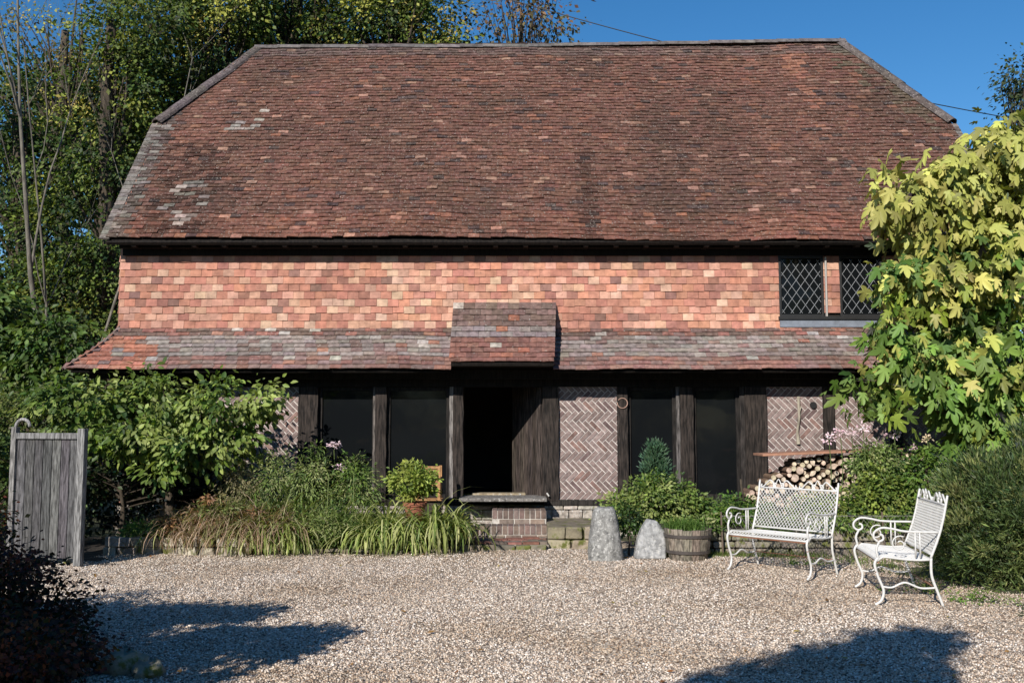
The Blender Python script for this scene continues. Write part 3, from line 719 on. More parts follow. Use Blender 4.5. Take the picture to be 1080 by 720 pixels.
# upper windows with leaded lights
def lead_window(x0, x1, z0, z1):
    f = MB(); t = (.012, .012, .012); fw = .035
    f.box((x0, HY - .035, z0), (x0 + fw, HY + .06, z1), t); f.box((x1 - fw, HY - .035, z0), (x1, HY + .06, z1), t)
    f.box((x0 + fw, HY - .035, z0), (x1 - fw, HY + .06, z0 + fw), t); f.box((x0 + fw, HY - .035, z1 - fw), (x1 - fw, HY + .06, z1), t)
    fr = f.build('window', M['metal'], house, bevel=.003)
    g_ = MB(); g_.box((x0 + fw, HY + .012, z0 + fw), (x1 - fw, HY + .018, z1 - fw)); g_.build('pane', M['glass'], fr)
    ld = MB(); a0, a1, b0, b1 = x0 + fw, x1 - fw, z0 + fw + .02, z1 - fw - .02; cw, ch = .135, .19
    for s in (1, -1):
        for i in range(-14, 15):
            p = [((a0 + a1) / 2 + cw * i - s * cw * 8, (b0 + b1) / 2 - ch * 8 * 1.0), ((a0 + a1) / 2 + cw * i + s * cw * 8, (b0 + b1) / 2 + ch * 8)]
            # clip segment
            (xa, za), (xb, zb) = p; t0, t1 = 0, 1
            for d_, lo, hi, s0 in ((xb - xa, a0, a1, xa), (zb - za, b0, b1, za)):
                u0, u1 = (lo - s0) / d_, (hi - s0) / d_
                if u0 > u1: u0, u1 = u1, u0
                t0, t1 = max(t0, u0), min(t1, u1)
            if t1 - t0 < .005: continue
            ld.tube([(xa + (xb - xa) * t0, HY + .006 + .003 * s, za + (zb - za) * t0), (xa + (xb - xa) * t1, HY + .006 + .003 * s, za + (zb - za) * t1)], .0042, 4, (.24, .25, .26))
    ld.build('lead_lattice', M['metal'], fr)
lead_window(WIN0, WIN1, WZs, WZt - .12); lead_window(WIN2, WIN3, WZs, WZt - .12)
mb = MB(); mb.box((WIN0 - .02, HY - .075, WZs - .045), (WIN3 + .02, HY + .01, WZs), (.012, .012, .012))
ws = mb.build('window_sill', M['metal'], house)
mb = MB(); mb.box((WIN0, HY - .05, WZt - .12), (WIN3, HY + .01, WZt), (.012, .012, .012)); mb.build('lintel', M['metal'], house)
mb = MB(); mb.box((WIN0, HY - .045, WZs - .16), (WIN3 + .02, HY - .008, WZs - .046), (.16, .18, .215)); mb.build('lead_flashing', M['metal'], ws)
mb = MB(); mb.box((WIN1 + .02, HY - .06, WZs), (WIN1 + .042, HY - .01, WZt - .14), (.40, .37, .34)); mb.box((WIN1 + .0, HY - .05, WZt - .118), (WIN2 + .0, HY - .03, WZt - .1), (.5, .2, .13)); mb.build('window_trim', M['paint'], ws)
mb = MB(); mb.tube([at(842, 418, HY - .06), at(843, 440, HY - .07), at(841, 455, HY - .06), at(842, 468, HY - .05)], [.022, .018, .02, .03], 7, (.36, .32, .25)); mb.tube([at(842, 440, HY - .07), at(845, 428, HY - .08)], .008, 5, (.36, .32, .25)); o = mb.build('climber_stem', M['bark'], origin=at(842, 468, HY - .05)); tag(o, 'dry stub of an old climber stem on the herringbone panel', 'stem')
mb = MB(); c = at(858, 427, HY - .06); mb.tube([c, c + Vector((0, .05, 0))], [.05, .05], 12, (.01, .01, .01)); mb.build('vent_hole', M['metal'], house)

# ------------------------------------------------------------------ terrace and edging stones in front of the door
st = random.Random(11)
mb = MB(); x0, x1 = RX(480, 575, 13.3), RX(575, 575, 13.3)
mb.box((x0, 13.25, 0), (x1 + .05, 13.96, .06), (.3, .26, .21))
y = 13.27
while y < 13.9:
    x = x0 + st.uniform(0, .1)
    while x < x1:
        w_ = st.uniform(.19, .24); mb.box((x, y, .03), (min(x + w_, x1 + .04) - .01, y + .1, .085 + st.uniform(-.004, .01)), jitc((.26, .12, .09) if st.random() < .4 else (.17, .14, .11), .3)); x += w_
    y += .11
o = mb.build('brick_landing', M['brick'], origin=(0, 13.6, 0), bevel=.006); tag(o, 'worn red brick landing below the doorstep', 'paving')
mb = MB(); rubble(mb, x0 - .3, x1 + .02, -.03, .07, 13.14, .1, .2, .11, (.20, .17, .13)); o = mb.build('landing_kerb', M['mossy'], origin=(0, 13.2, 0), bevel=.012); tag(o, 'mossy stone kerb along the brick landing', 'kerb')
mb = MB(); a, b_ = RX(577, 570, 13.4), RX(634, 570, 13.4)
mb.box((a + .02, 13.46, -.05), (b_ - .02, 14.9, .26), (.2, .17, .13)); rubble(mb, a, b_, -.03, .28, 13.38, .12, .42, .16, (.30, .25, .18))
o = mb.build('stone_block', M['mossy'], origin=(a, 13.4, 0), bevel=.02); tag(o, 'low mossy stone block right of the brick steps', 'wall')
mb = MB(); rubble(mb, -5.12, -3.3, -.03, .22, 12.66, .2, .30, .15, (.40, .36, .30), unev=1.6); rubble(mb, -3.3, -.72, -.03, .06, 12.76, .14, .22, .09, (.16, .14, .10), unev=1.4)
o = mb.build('bed_edging', M['mossy'], origin=(-3, 12.7, 0), bevel=.02); tag(o, 'low rubble stone edging round the left flower bed', 'edging')
mb = MB(); mb.box((1.72, 12.66, -.05), (7.6, 12.75, .30), (.3, .26, .21)); rubble(mb, 1.7, 7.6, -.03, .33, 12.56, .14, .28, .11, (.24, .21, .165))
o = mb.build('retaining_wall', M['mossy'], origin=(3, 12.6, 0), bevel=.02); tag(o, 'low stone retaining wall behind the white benches', 'wall')
# wire netting leaning before the wall
mb = MB(); x0, x1, z0, z1 = 2.6, 6.3, .02, .5
for s in (1, -1):
    i = -12
    while i < 70:
        xa = x0 + i * .075; pts = []
        xb = xa + s * (z1 - z0) * .6
        if min(xa, xb) > x0 and max(xa, xb) < x1: mb.tube([(xa, 12.42 - z0 * .1 + .0015 * s, z0), (xb, 12.50 + .0015 * s, z1)], .0022, 3, (.30, .28, .25), cap=False)
        i += 1
for x in (2.6, 3.6, 4.6, 5.6, 6.3): mb.tube([(x, 12.44, 0), (x, 12.52, .55)], .012, 6, (.10, .07, .05))
mb.tube([(x0, 12.51, z1), (x1, 12.51, z1)], .003, 4, (.3, .28, .25))
o = mb.build('wire_netting', M['metal'], origin=(4.2, 12.45, 0)); tag(o, 'rusty diamond wire netting strung before the low stone wall', 'netting')

# ------------------------------------------------------------------ staddle stone, rough slab, barrel
def lumpy(name, origin, prof, n, tint, mat, seed, sq=0, jit=.02, lean=(0, 0)):
    rr = random.Random(seed); vs = []; m_ = len(prof)
    for i, (r, z) in enumerate(prof):
        for j in range(n):
            q = 2 * math.pi * j / n; k_ = 1 + sq * (math.cos(4 * q) * -.5) + jit * (vnoise(j * .9, i * .8 + seed, seed) - .5) * 2
            vs.append((origin[0] + r * k_ * math.cos(q) + lean[0] * z, origin[1] + r * k_ * math.sin(q) + lean[1] * z, origin[2] + z + jit * .3 * (vnoise(j * .7, i, seed + 3) - .5)))
    fs = []
    for i in range(m_ - 1):
        for j in range(n): j2 = (j + 1) % n; fs.append((i * n + j, i * n + j2, (i + 1) * n + j2, (i + 1) * n + j))
    fs += [tuple(range(n - 1, -1, -1)), tuple(range((m_ - 1) * n, m_ * n))]
    mb = MB(); mb.add(vs, fs, tint); return mb.build(name, M[mat], origin=origin, smooth=True)
sp_ = at(639, 590, 12.2); 
o = lumpy('staddle_stone', (sp_.x, 12.3, 0), [(.215, -.05), (.225, .0), (.215, .1), (.195, .25), (.172, .4), (.15, .52), (.135, .585), (.115, .615), (.05, .625)], 28, (.27, .265, .25), 'stone', 2, 0.07, .09)
tag(o, 'tapering grey lichened staddle stone standing on the gravel', 'stone')
rr = random.Random(5); q0 = at(686, 588, 12.3)
mb = MB(); pl = [(-.20, 0), (.19, 0), (.20, .16), (.185, .30), (.10, .42), (-.02, .445), (-.10, .33), (-.155, .20)]
vs = []
for d_, sc_ in ((-.10, .9), (-.06, 1), (.06, 1), (.1, .9)):
    for p in pl: vs.append((q0.x + p[0] * sc_ + .01, 12.4 + d_ + p[1] * .25, max(p[1] * sc_ + (.02 if p[1] > 0 else 0), -.02)))
k_ = len(pl); fs = [tuple(range(k_)), tuple(range(4 * k_ - 1, 3 * k_ - 1, -1))]
for i in range(3):
    for j in range(k_): j2 = (j + 1) % k_; fs.append((i * k_ + j2, i * k_ + j, (i + 1) * k_ + j, (i + 1) * k_ + j2))
mb.add(vs, fs, (.34, .34, .335)); o = mb.build('stone_slab', M['stone'], origin=(q0.x, 12.4, 0), bevel=.015); tag(o, 'pale upright rough stone slab between staddle stone and barrel', 'stone')
bp = at(729, 592, 12.1); bar = empty('half_barrel_planter', (bp.x, 12.3, 0)); tag(bar, 'weathered wooden half barrel planter with grassy plants on the gravel', 'planter')
mb = MB(); ns = 16
for i in range(ns):
    q = 2 * math.pi * (i + .5) / ns; c_, s_ = math.cos(q), math.sin(q); hw = math.pi / ns * .97
    vs = []
    for r, z in ((.225, 0), (.262, .13), (.282, .27), (.29, .37 + rr.uniform(-.008, .008))):
        for rad in (r, r - .03):
            for s in (-hw, hw): vs.append((bp.x + rad * math.cos(q + s), 12.3 + rad * math.sin(q + s), z))
    fs = [(0, 1, 3, 2), (12, 14, 15, 13)]
    for i_ in range(3):
        a = i_ * 4; fs += [(a, a + 4, a + 5, a + 1), (a + 2, a + 3, a + 7, a + 6), (a, a + 2, a + 6, a + 4), (a + 1, a + 5, a + 7, a + 3)]
    mb.add(vs, fs, jitc((.20, .165, .13), .25))
mb.build('staves', M['greywood'], bar)
mb = MB()
for z, r in ((.10, .26), (.29, .289)): mb.lathe([(r, -.018), (r + .004, -.018), (r + .007, .018), (r, .018)], (bp.x, 12.3, z), 32, (.06, .05, .045))
mb.build('hoop', M['metal'], bar)
mb = MB(); mb.lathe([(.25, .0), (.25, .03)], (bp.x, 12.3, .30), 24, (.03, .022, .016)); mb.build('soil', M['render'], bar)

# ------------------------------------------------------------------ log pile and board
rr = random.Random(21); lx0, lx1 = at(786, 500, 13.95).x, at(962, 480, 13.95).x
logm = []
for v_ in range(9):
    r = rr.uniform(.028, .062); mb = MB(); kind = v_ % 3; n_ = 12
    if kind < 2: prof = [(r * (1 + rr.uniform(-.08, .08)) * math.cos(2 * math.pi * i / n_), r * (1 + rr.uniform(-.08, .08)) * math.sin(2 * math.pi * i / n_)) for i in range(n_)]
    else:
        r *= 1.25; prof = [(0, -r * .5)] + [(r * 1.25 * math.cos(R(30 + 120 * i / 6)), r * 1.25 * math.sin(R(30 + 120 * i / 6)) - r * .5) for i in range(7)]
    lo = MB(); lo.prism(prof, 0, .42, jitc((.20, .13, .09), .2)); ends = MB(); ends.prism([(p[0] * .9, p[1] * .9) for p in prof], -.006, .0, jitc((.52, .41, .31), .25))
    logm.append((r, lo, ends))
bt = lambda x: 1.175 + .04 * (x - lx0)      # underside of the board
cells = []
ok = 0; tries = 0; spots = []
while tries < 16000 and len(spots) < 230:
    tries += 1; x = rr.uniform(lx0, lx1 + .1); v_ = rr.randrange(9); r = logm[v_][0]
    ztop = min(bt(x) - .01, .72 + (x - lx0) * .62)
    z = rr.uniform(.36 + r, ztop - r) if ztop - r > .36 + r else None
    if z is None: continue
    if all((x - s[0]) ** 2 + (z - s[1]) ** 2 > ((r + s[2]) * .86) ** 2 for s in spots): spots.append((x, z, r, v_))
protos = {}
for x, z, r, v_ in spots:
    if v_ not in protos:
        root = empty('log', (0, 0, 0)); a = logm[v_][1].build('bark', M['bark'], root); b_ = logm[v_][2].build('cut_end', M['logend'], root); protos[v_] = root; o = root
    else: o = copy_tree(protos[v_])
    o.location = (x, 13.88 + rr.uniform(-.04, .05), z); o.rotation_euler = (0, rr.uniform(0, 6.28), 0)
    tag(o, 'split firewood log showing its cut end in the pile under the red board', 'log', 'firewood logs stacked below the herringbone panels')
mb = MB(); a, b_ = at(803, 479, 13.8), at(950, 469, 13.8); Mx = Matrix.Translation((a.x, 13.72, 1.2)) @ Matrix.Rotation(-.04, 4, 'Y')
mb.box((0, 0, 0), (b_.x - a.x, .55, .03), (.33, .17, .11), Mx); o = mb.build('board', M['terracotta'], origin=(a.x, 13.8, 1.2), bevel=.003); tag(o, 'thin reddish board laid over the firewood pile', 'board')

# ------------------------------------------------------------------ gate
ga, gb = at(88, 598, 11.6), at(12, 590, 11.9)
ga = Vector((at(88, 500, 11.55).x, 11.55, 0)); gb = Vector((at(12, 500, 11.85).x, 11.85, 0))
gate = empty('wooden_gate', ga); tag(gate, 'weathered grey boarded gate standing open on the left', 'gate')
gw = (gb - ga).length; gx = (gb - ga).normalized(); gr = Matrix(((gx.x, gx.y, 0, 0), (gx.y, -gx.x, 0, 0), (0, 0, 1, 0), (0, 0, 0, 1)))
Mg = Matrix.Translation(ga) @ gr; gy = 0; rr = random.Random(6)
def gpart(name, boxes, bev=.005):
    mb = MB()
    for lo, hi, t in boxes: mb.box(lo, hi, t, Mg)
    return mb.build(name, M['greywood'], gate, bevel=bev)
gpart('stile', [((-.02, -.035, .02), (.075, .035, 1.58), (.22, .215, .21))]); gpart('stile', [((gw - .07, -.035, .04), (gw + .0, .035, 1.60), (.22, .21, .2))])
gpart('rail', [((.075, -.03, 1.46), (gw - .07, .03, 1.53), (.20, .195, .19))])
bxs = []; n_ = 7; bw = (gw - .145) / n_
for i in range(n_): bxs.append(((.075 + i * bw + .006, .0, .10 + rr.uniform(-.03, .02)), (.075 + (i + 1) * bw - .003, .02 + rr.uniform(0, .014), 1.46), jitc((.095, .093, .092), .4)))
gpart('boarding', bxs, .003)
mb = MB(); pts = [(Mg @ Vector((gw - .14 + .10 * math.cos(q), 0, 1.60 + .09 * math.sin(q)))) for q in [i * math.pi / 10 for i in range(11)]]
mb.tube(pts, .02, 7, (.3, .29, .28)); mb.build('top_scroll', M['greywood'], gate, smooth=True)
# ------------------------------------------------------------------ white wirework benches
def spiral(c, r0, r1, a0, turns, n, plane='yz', x=0):
    out = []
    for i in range(n + 1):
        t = i / n; a = a0 + turns * 2 * math.pi * t; r = r0 + (r1 - r0) * t
        out.append(Vector((x, c[0] + r * math.cos(a), c[1] + r * math.sin(a))) if plane == 'yz' else Vector((c[0] + r * math.cos(a), x, c[1] + r * math.sin(a))))
    return out
def smooth_path(pts, n=5):
    pts = [Vector(p) for p in pts]; out = []
    for i in range(len(pts) - 1):
        p0, p1, p2, p3 = pts[max(i - 1, 0)], pts[i], pts[i + 1], pts[min(i + 2, len(pts) - 1)]
        for j in range(n):
            t = j / n; out.append(.5 * ((2 * p1) + (p2 - p0) * t + (2 * p0 - 5 * p1 + 4 * p2 - p3) * t * t + (3 * p1 - p0 - 3 * p2 + p3) * t ** 3))
    return out + [pts[-1]]
BW, BD, SH = 1.02, .46, .43
def make_bench():
    root = empty('garden_bench', (0, 0, 0)); wt = (.58, .57, .545); P = M['paint']; hw = BW / 2
    def seatS(u, v):   # u across 0..1, v front..back
        z = SH + .012 * math.cos(v * math.pi) - .015 * math.sin(v * math.pi)
        if v < .14: z -= (.14 - v) ** 2 * 2.2
        return Vector((-hw + BW * u, -BD / 2 + BD * v, z))
    BH0, BH1, tl = SH + .03, .90, .30
    def backS(u, v):
        z = BH0 + (BH1 - BH0) * v; return Vector((-hw + BW * u, BD / 2 + (z - SH) * tl + .015 * math.sin(v * math.pi), z))
    def lattice(S, nu, nv, hw_, thick):
        mb = MB()
        for s in (1, -1):
            for i in range(-nv, nu + nv + 1):
                pts = []
                for k in range(0, nv * 2 + 1):
                    v = k / (nv * 2); u = (i + s * k * .5 * 1.0) / nu
                    if -1e-6 <= u <= 1 + 1e-6: pts.append(S(min(max(u, 0), 1), v) + Vector((0, 0, .001 * s)))
                if len(pts) > 1: mb.tube(pts, hw_, 4, wt, cap=False)
        return mb
    mb = lattice(seatS, 26, 8, .0042, 0)
    for pts in ([seatS(i / 12, 0) for i in range(13)], [seatS(i / 12, 1) for i in range(13)], [seatS(0, i / 10) for i in range(11)], [seatS(1, i / 10) for i in range(11)]): mb.tube(pts, .010, 8, wt)
    st_ = mb.build('seat', P, root, smooth=True)
    mb = MB(); mb.tube([seatS(i / 12, 0.02) - Vector((0, 0, .028)) for i in range(13)], .007, 6, (.32, .14, .08)); mb.build('seat_rail', P, st_, smooth=True)
    mb = lattice(backS, 24, 9, .004, 0)
    mb.tube([backS(i / 6, 1) for i in range(7)], .010, 8, wt); mb.tube([backS(i / 6, 0) for i in range(7)], .009, 8, wt)
    for u in (0, 1):
        mb.tube([backS(u, v) for v in (-.08, 0, .25, .5, .75, 1, 1.12, 1.2)], [.012] * 7 + [.009], 8, wt)
    bk = mb.build('backrest', P, root, smooth=True)
    mb = MB(); y1 = backS(0, 1).y + .012
    for cx in (-hw / 2, hw / 2):
        for s in (1, -1):
            base = Vector((cx + s * .035, y1, BH1 + .03))
            path = spiral((cx + s * .045, BH1 + .035), .012, .032, math.pi if s > 0 else 0, -s * .8 if s > 0 else .8, 12, 'xz', y1)
            path += [Vector((cx + s * .10, y1, BH1 + .085)), Vector((cx + s * .155, y1, BH1 + .055)), Vector((cx + s * .20, y1, BH1 + .015)), Vector((cx + s * .235, y1, BH1 + .012)), Vector((cx + s * .225, y1, BH1 + .04))]
            mb.tube(smooth_path(path, 5), .0085, 7, wt)
        mb.tube(smooth_path([(cx - .05, y1, BH1), (cx, y1, BH1 + .10), (cx + .05, y1, BH1)]), .007, 6, wt)
    mb.build('crest', P, bk, smooth=True)
    for s in (-1, 1):
        x = s * hw
        mb = MB(); mb.tube(smooth_path([(x, -BD / 2 + .01, SH), (x, -BD / 2 - .025, SH - .06), (x, -BD / 2 + .0, SH - .17), (x, -BD / 2 + .045, SH - .29), (x, -BD / 2 + .025, .05), (x, -BD / 2 - .03, .008)]), .0125, 8, wt); mb.build('leg', P, root, smooth=True)
        mb = MB(); mb.tube(smooth_path([(x, BD / 2, SH), (x, BD / 2 - .0, SH - .15), (x, BD / 2 + .04, .15), (x, BD / 2 + .09, .008)]), .0125, 8, wt); mb.build('leg', P, root, smooth=True)
        mb = MB(); mb.tube(smooth_path([(x, -BD / 2 + .04, .17), (x, -BD / 2 + .12, .165), (x, 0, .21), (x, BD / 2 - .1, .165), (x, BD / 2 + .03, .17)]), .0095, 7, wt); mb.build('stretcher', P, root, smooth=True)
        mb = MB(); ya = -BD / 2 + .005
        arm = [Vector((x, BD / 2 + (.66 - SH) * tl, .66)), Vector((x, .12, .66)), Vector((x, 0, .665)), Vector((x, -.10, .685)), Vector((x, -.19, .69)), Vector((x, -.25, .65)), Vector((x, -.255, .60)), Vector((x, -.215, .57)), Vector((x, -.175, .59)), Vector((x, -.18, .625)), Vector((x, -.205, .63))]
        mb.tube(smooth_path(arm), .0105, 8, wt)
        mb.tube(smooth_path([(x, ya, SH), (x, ya - .012, SH + .07), (x, ya + .015, .565)]), .011, 8, wt)
        ar = mb.build('armrest', P, root, smooth=True)
        mb = MB(); mb.tube([(x, .10, SH), (x, .10, .66)], .008, 6, wt); mb.tube([(x, .14, SH), (x, .14, .66)], .008, 6, wt)
        mb.build('arm_support', P, ar, smooth=True)
        mb = MB(); mb.tube(smooth_path(spiral((-.035, .55), .075, .02, R(60), 1.2, 18, 'yz', x), 2), .0065, 6, wt); mb.build('arm_scroll', P, ar, smooth=True)
    mb = MB(); mb.tube([(-hw, BD / 2 + .03, .17), (hw, BD / 2 + .03, .17)], .006, 6, (.2, .09, .06)); mb.build('rear_bar', P, root, smooth=True)
    return root
b1 = make_bench()
fl, fr = Vector((2.43, 11.38, 0)), Vector((3.12, 10.58, 0))
def place(o, fl, fr, s=1.0):
    d = (fr - fl).normalized(); back = Vector((-d.y, d.x, 0)); o.location = (fl + fr) / 2 + back * (BD / 2) ; o.rotation_euler = (0, 0, math.atan2(d.y, d.x)); o.scale = (s, s, s)
place(b1, fl, fr); tag(b1, 'white wirework two seat bench standing nearer the barrel, seen from the front', 'bench', 'white wirework garden benches')
b2 = copy_tree(b1); place(b2, Vector((3.46, 10.12, 0)), Vector((3.30, 9.13, 0))); tag(b2, 'white wirework bench seen end-on at the right, beside the dark feathery shrub', 'bench', 'white wirework garden benches')

# ------------------------------------------------------------------ pot, crate, rocks
pp = at(437, 548, 13.0); pot = empty('plant_pot', (pp.x, 13.05, .22)); tag(pot, 'terracotta pot holding a bright green bushy plant among strap leaves', 'plant pot')
mb = MB(); mb.lathe([(.09, 0), (.115, .12), (.14, .22), (.155, .22), (.16, .27), (.145, .27), (.13, .235)], (pp.x, 13.05, .36), 24, (.27, .10, .06)); mb.build('pot', M['terracotta'], pot, smooth=False)
mb = MB(); mb.tube([(pp.x, 13.05, .16), (pp.x, 13.05, .37)], [.11, .1], 12, (.2, .18, .16)); mb.build('pot_stand', M['stone'], pot)
rgb = np.random.default_rng(3)
P, D, N, S, C, cen = foliage(rgb, [(pp.x, 13.05, .90, .30, .24, .24, 80)], 34, .05, [(.22, .28, .05), (.28, .32, .07), (.16, .22, .04)], droop=.1, clr=.09)
leafmesh('foliage', P, D, N, S, T_OVAL, C, M['leaf'], pot)
cp = at(450, 500, 14.3); mb = MB(); t = (.33, .18, .08)
for a, b_ in (((-.18, 0, 0), (-.14, .04, .48)), ((.14, 0, 0), (.18, .04, .48)), ((-.14, 0, .44), (.14, .04, .48)), ((-.14, 0, .2), (.14, .04, .24)), ((-.18, .3, 0), (-.14, .34, .48)), ((.14, .3, 0), (.18, .34, .48)), ((-.14, .005, .25), (.14, .02, .43))):
    mb.box(a, b_, t, Matrix.Translation((cp.x + .03, 14.1, .57)))
mb.box((-.2, -.02, 0), (.2, .36, .02), t, Matrix.Translation((cp.x + .03, 14.1, .57))); mb.box((-.18, .04, -.3), (.18, .3, 0), (.05, .04, .03), Matrix.Translation((cp.x + .03, 14.1, .57)))
o = mb.build('wooden_crate', M['logend'], origin=(cp.x, 14.1, .3), bevel=.003); tag(o, 'orange pine box standing behind the potted plant by the window', 'box')
for i, (px, py, r, lb) in enumerate([(118, 712, .17, 'larger moss topped rock at the shaded lower left corner'), (150, 715, .11, 'smaller mossy rock beside the gravel in the lower left'), (166, 597, .0, None), (66, 596, .10, 'small pale stone at the foot of the grey gate')]):
    if not lb: continue
    Yq = EYE / math.tan(R(math.degrees(math.atan((py - 360) / FPX)) - PITCH)); q = at(px, py, Yq)
    o = lumpy('rock', (q.x, Yq + r, 0), [(r * .9, -.03), (r, .02), (r * .95, r * .35), (r * .7, r * .62), (r * .3, r * .75)], 16, (.30, .27, .2) if i < 2 else (.45, .42, .37), 'mossy', 30 + i, .05, .22); tag(o, lb, 'rock')
# ------------------------------------------------------------------ overhead cable
mb = MB(); ca, cb = at(440, -30, 25), at(1130, 136, 25); pts = []
for i in range(31):
    t = i / 30; p = ca.lerp(cb, t); p.z -= 4 * .32 * t * (1 - t); pts.append(p)
a0 = pts[0] + (pts[0] - pts[1]) * 12; a1 = pts[-1] + (pts[-1] - pts[-2]) * 12
mb.tube([a0] + pts + [a1], .013, 5, (.01, .01, .01)); o = mb.build('overhead_cable', M['metal'], origin=ca); tag(o, 'thin black overhead cable running behind the roof', 'cable')

# ------------------------------------------------------------------ planting
GRN = [(.07, .13, .025), (.10, .17, .03), (.05, .10, .022), (.13, .19, .04)]
DRK = [(.03, .06, .015), (.045, .085, .02), (.055, .10, .022)]
YEL = [(.20, .25, .05), (.26, .30, .07), (.14, .20, .04), (.09, .14, .03)]
# big leafy shrub draped before the left end of the house
B = []
for px, py, Y, rx, rz, n_ in ((95, 435, 13.7, .75, .42, 34), (160, 425, 13.8, .6, .38, 34), (228, 432, 13.8, .5, .42, 34), (275, 422, 13.9, .3, .26, 12), (150, 465, 13.6, .7, .28, 24), (205, 472, 13.5, .45, .3, 20), (170, 500, 13.5, .2, .2, 7), (250, 465, 13.7, .3, .2, 9), (60, 430, 13.7, .5, .4, 16)):
    Y -= .3; p = at(px, py, Y); B.append((p.x, Y, p.z, rx, .45, rz, n_))
plant('climbing_hydrangea', 'broad leafy green shrub draped before the left end of the house', 'shrub', (at(180, 500, 13.8).x, 13.9, .2), B, 36, .10, [(.10, .155, .03), (.16, .22, .045), (.06, .10, .02), (.24, .29, .08)], T=T_OVAL, trunk_r=.06, trunk_h=1.3, limbs=40, seed=3, clr=.2, droop=.45, face=(-.3, -.9, .6), pname='foliage', sname='stem')
p = at(30, 420, 14.6)
plant('hedge_shrub', 'yellowish small leaved shrub behind the gate', 'shrub', (p.x, 14.6, 0), [(p.x, 14.6, 1.75, 1.1, .7, .45, 60), (p.x - 1, 14.2, 1.3, .9, .7, .8, 40), (p.x + .2, 14.5, .9, .9, .5, .8, 40)], 60, .06, [(.13, .15, .04), (.09, .12, .03), (.06, .09, .02)], trunk_r=.05, trunk_h=1.6, seed=4, clr=.25, pname='foliage', sname='stem')
p = at(115, 540, 13.2)
plant('laurel_undergrowth', 'undergrowth with leaves tinted dark for shade between the gate and the bed', 'shrub', (p.x, 13.6, 0), [(p.x - .2, 14.1, .8, .7, .3, .7, 50), (p.x + .8, 14.5, .8, .8, .2, .5, 40), (p.x - .9, 13.5, .7, .6, .4, .7, 40)], 50, .07, [(.012, .02, .008), (.02, .034, .012)], trunk_r=.04, trunk_h=.8, seed=5, clr=.22, pname='foliage', sname='stem')  # leaf tints near black to paint in the shade under the bushes
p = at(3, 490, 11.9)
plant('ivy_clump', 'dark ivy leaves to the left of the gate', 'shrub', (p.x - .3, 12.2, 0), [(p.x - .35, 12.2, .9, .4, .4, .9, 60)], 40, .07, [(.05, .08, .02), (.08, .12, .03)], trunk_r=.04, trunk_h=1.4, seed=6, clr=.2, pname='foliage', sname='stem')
# dark red-leaved shrub in the lower left corner
plant('red_leaved_shrub', 'dark shrub with reddish leaves in the lower left corner', 'shrub', (-3.95, 7.3, 0), [(-4.0, 7.3, .45, .6, .6, .42, 130), (-4.4, 7.8, .75, .5, .5, .4, 60), (-3.7, 6.6, .25, .6, .5, .25, 90), (-3.2, 6.1, .15, .6, .4, .2, 90), (-3.55, 7.4, .2, .4, .4, .25, 60), (-3.0, 6.5, .1, .3, .3, .14, 50)], 60, .04, [(.025, .02, .012), (.05, .02, .012), (.02, .026, .01), (.12, .04, .02)], trunk_r=.03, trunk_h=.6, seed=8, clr=.18, pname='foliage', sname='stem')
# left bed
BRN = [(.38, .26, .18), (.48, .35, .25), (.25, .17, .11), (.26, .25, .11)]
LIL = [(.28, .33, .09), (.38, .41, .15), (.16, .23, .06), (.46, .46, .22)]
def cz(px, py, Y, dz=0): p = at(px, py, Y); return (p.x, Y, float(bedz(np.array(p.x), np.array(Y))) + dz)
sed = [(165, 'leftmost brown arching sedge clump spilling over the stone edging'), (200, 'brown sedge clump second from the gate end of the bed'), (235, 'russet sedge clump in the middle of the brown ones'), (268, 'tall russet sedge clump touching the green strap leaves'), (295, 'faded sedge clump below the brick panel')]
for i, (px, lb) in enumerate(sed):
    clump('sedge', lb, 'grass clump', [cz(px + d, 560, 12.88 + dy, .06) for d, dy in ((-14, 0), (0, .35), (14, .1), (5, -.06), (-6, .2))], 62, (.5, .75, .85, .9, .8)[i], .017, BRN + (LIL if i in (0, 4) else []), 1.25, 20 + i, 'brown sedge clumps in the left bed', .12, lean=(45, 85), front=.35)
lil = [(262, 12.82, .62, 'low strap leaved clump among the rusty ferns'), (286, 12.9, .85, 'yellow green strap leaved clump beside the russet sedge'), (312, 12.82, .6, 'strap leaved clump left of the pink flower stalk'), (385, 12.86, .8, 'bright strap leaved clump at the left of the flower pot group'), (408, 12.95, 1.0, 'tall bright strap leaved clump just left of the flower pot'), (433, 12.84, .82, 'bright strap leaved clump in front of the flower pot'), (458, 12.95, 1.0, 'strap leaved clump right of the flower pot'), (480, 13.0, .75, 'small strap leaved clump nearest the doorstep')]
for i, (px, Y, L, lb) in enumerate(lil):
    x = at(px, 560, Y).x; zb = .06 + (Y > 12.9) * .10
    clump('day_lily', lb, 'plant', [(x, Y, zb), (x - .06, Y + .08, zb), (x + .07, Y + .04, zb)], 46, L, .034, LIL, 1.45, 40 + i, 'strap leaved lilies along the left bed', .035, lean=(40, 88), front=.25)
MIX = [(.14, .20, .05), (.20, .26, .08), (.28, .30, .13), (.09, .14, .04)]
bb = [(345, 560, .26, 'low mixed leafy perennial at the front of the bed below the first window', 47), (372, 565, .2, 'short leafy perennial between two strap leaved clumps', 48), (255, 525, .3, 'pale feathery perennial behind the russet sedge', 49), (290, 500, .5, 'loose green perennial below the left brick panel', 44), (330, 510, .55, 'tall loose perennial before the leftmost dark window', 45), (372, 520, .45, 'dark green perennial under the second window', 46)]
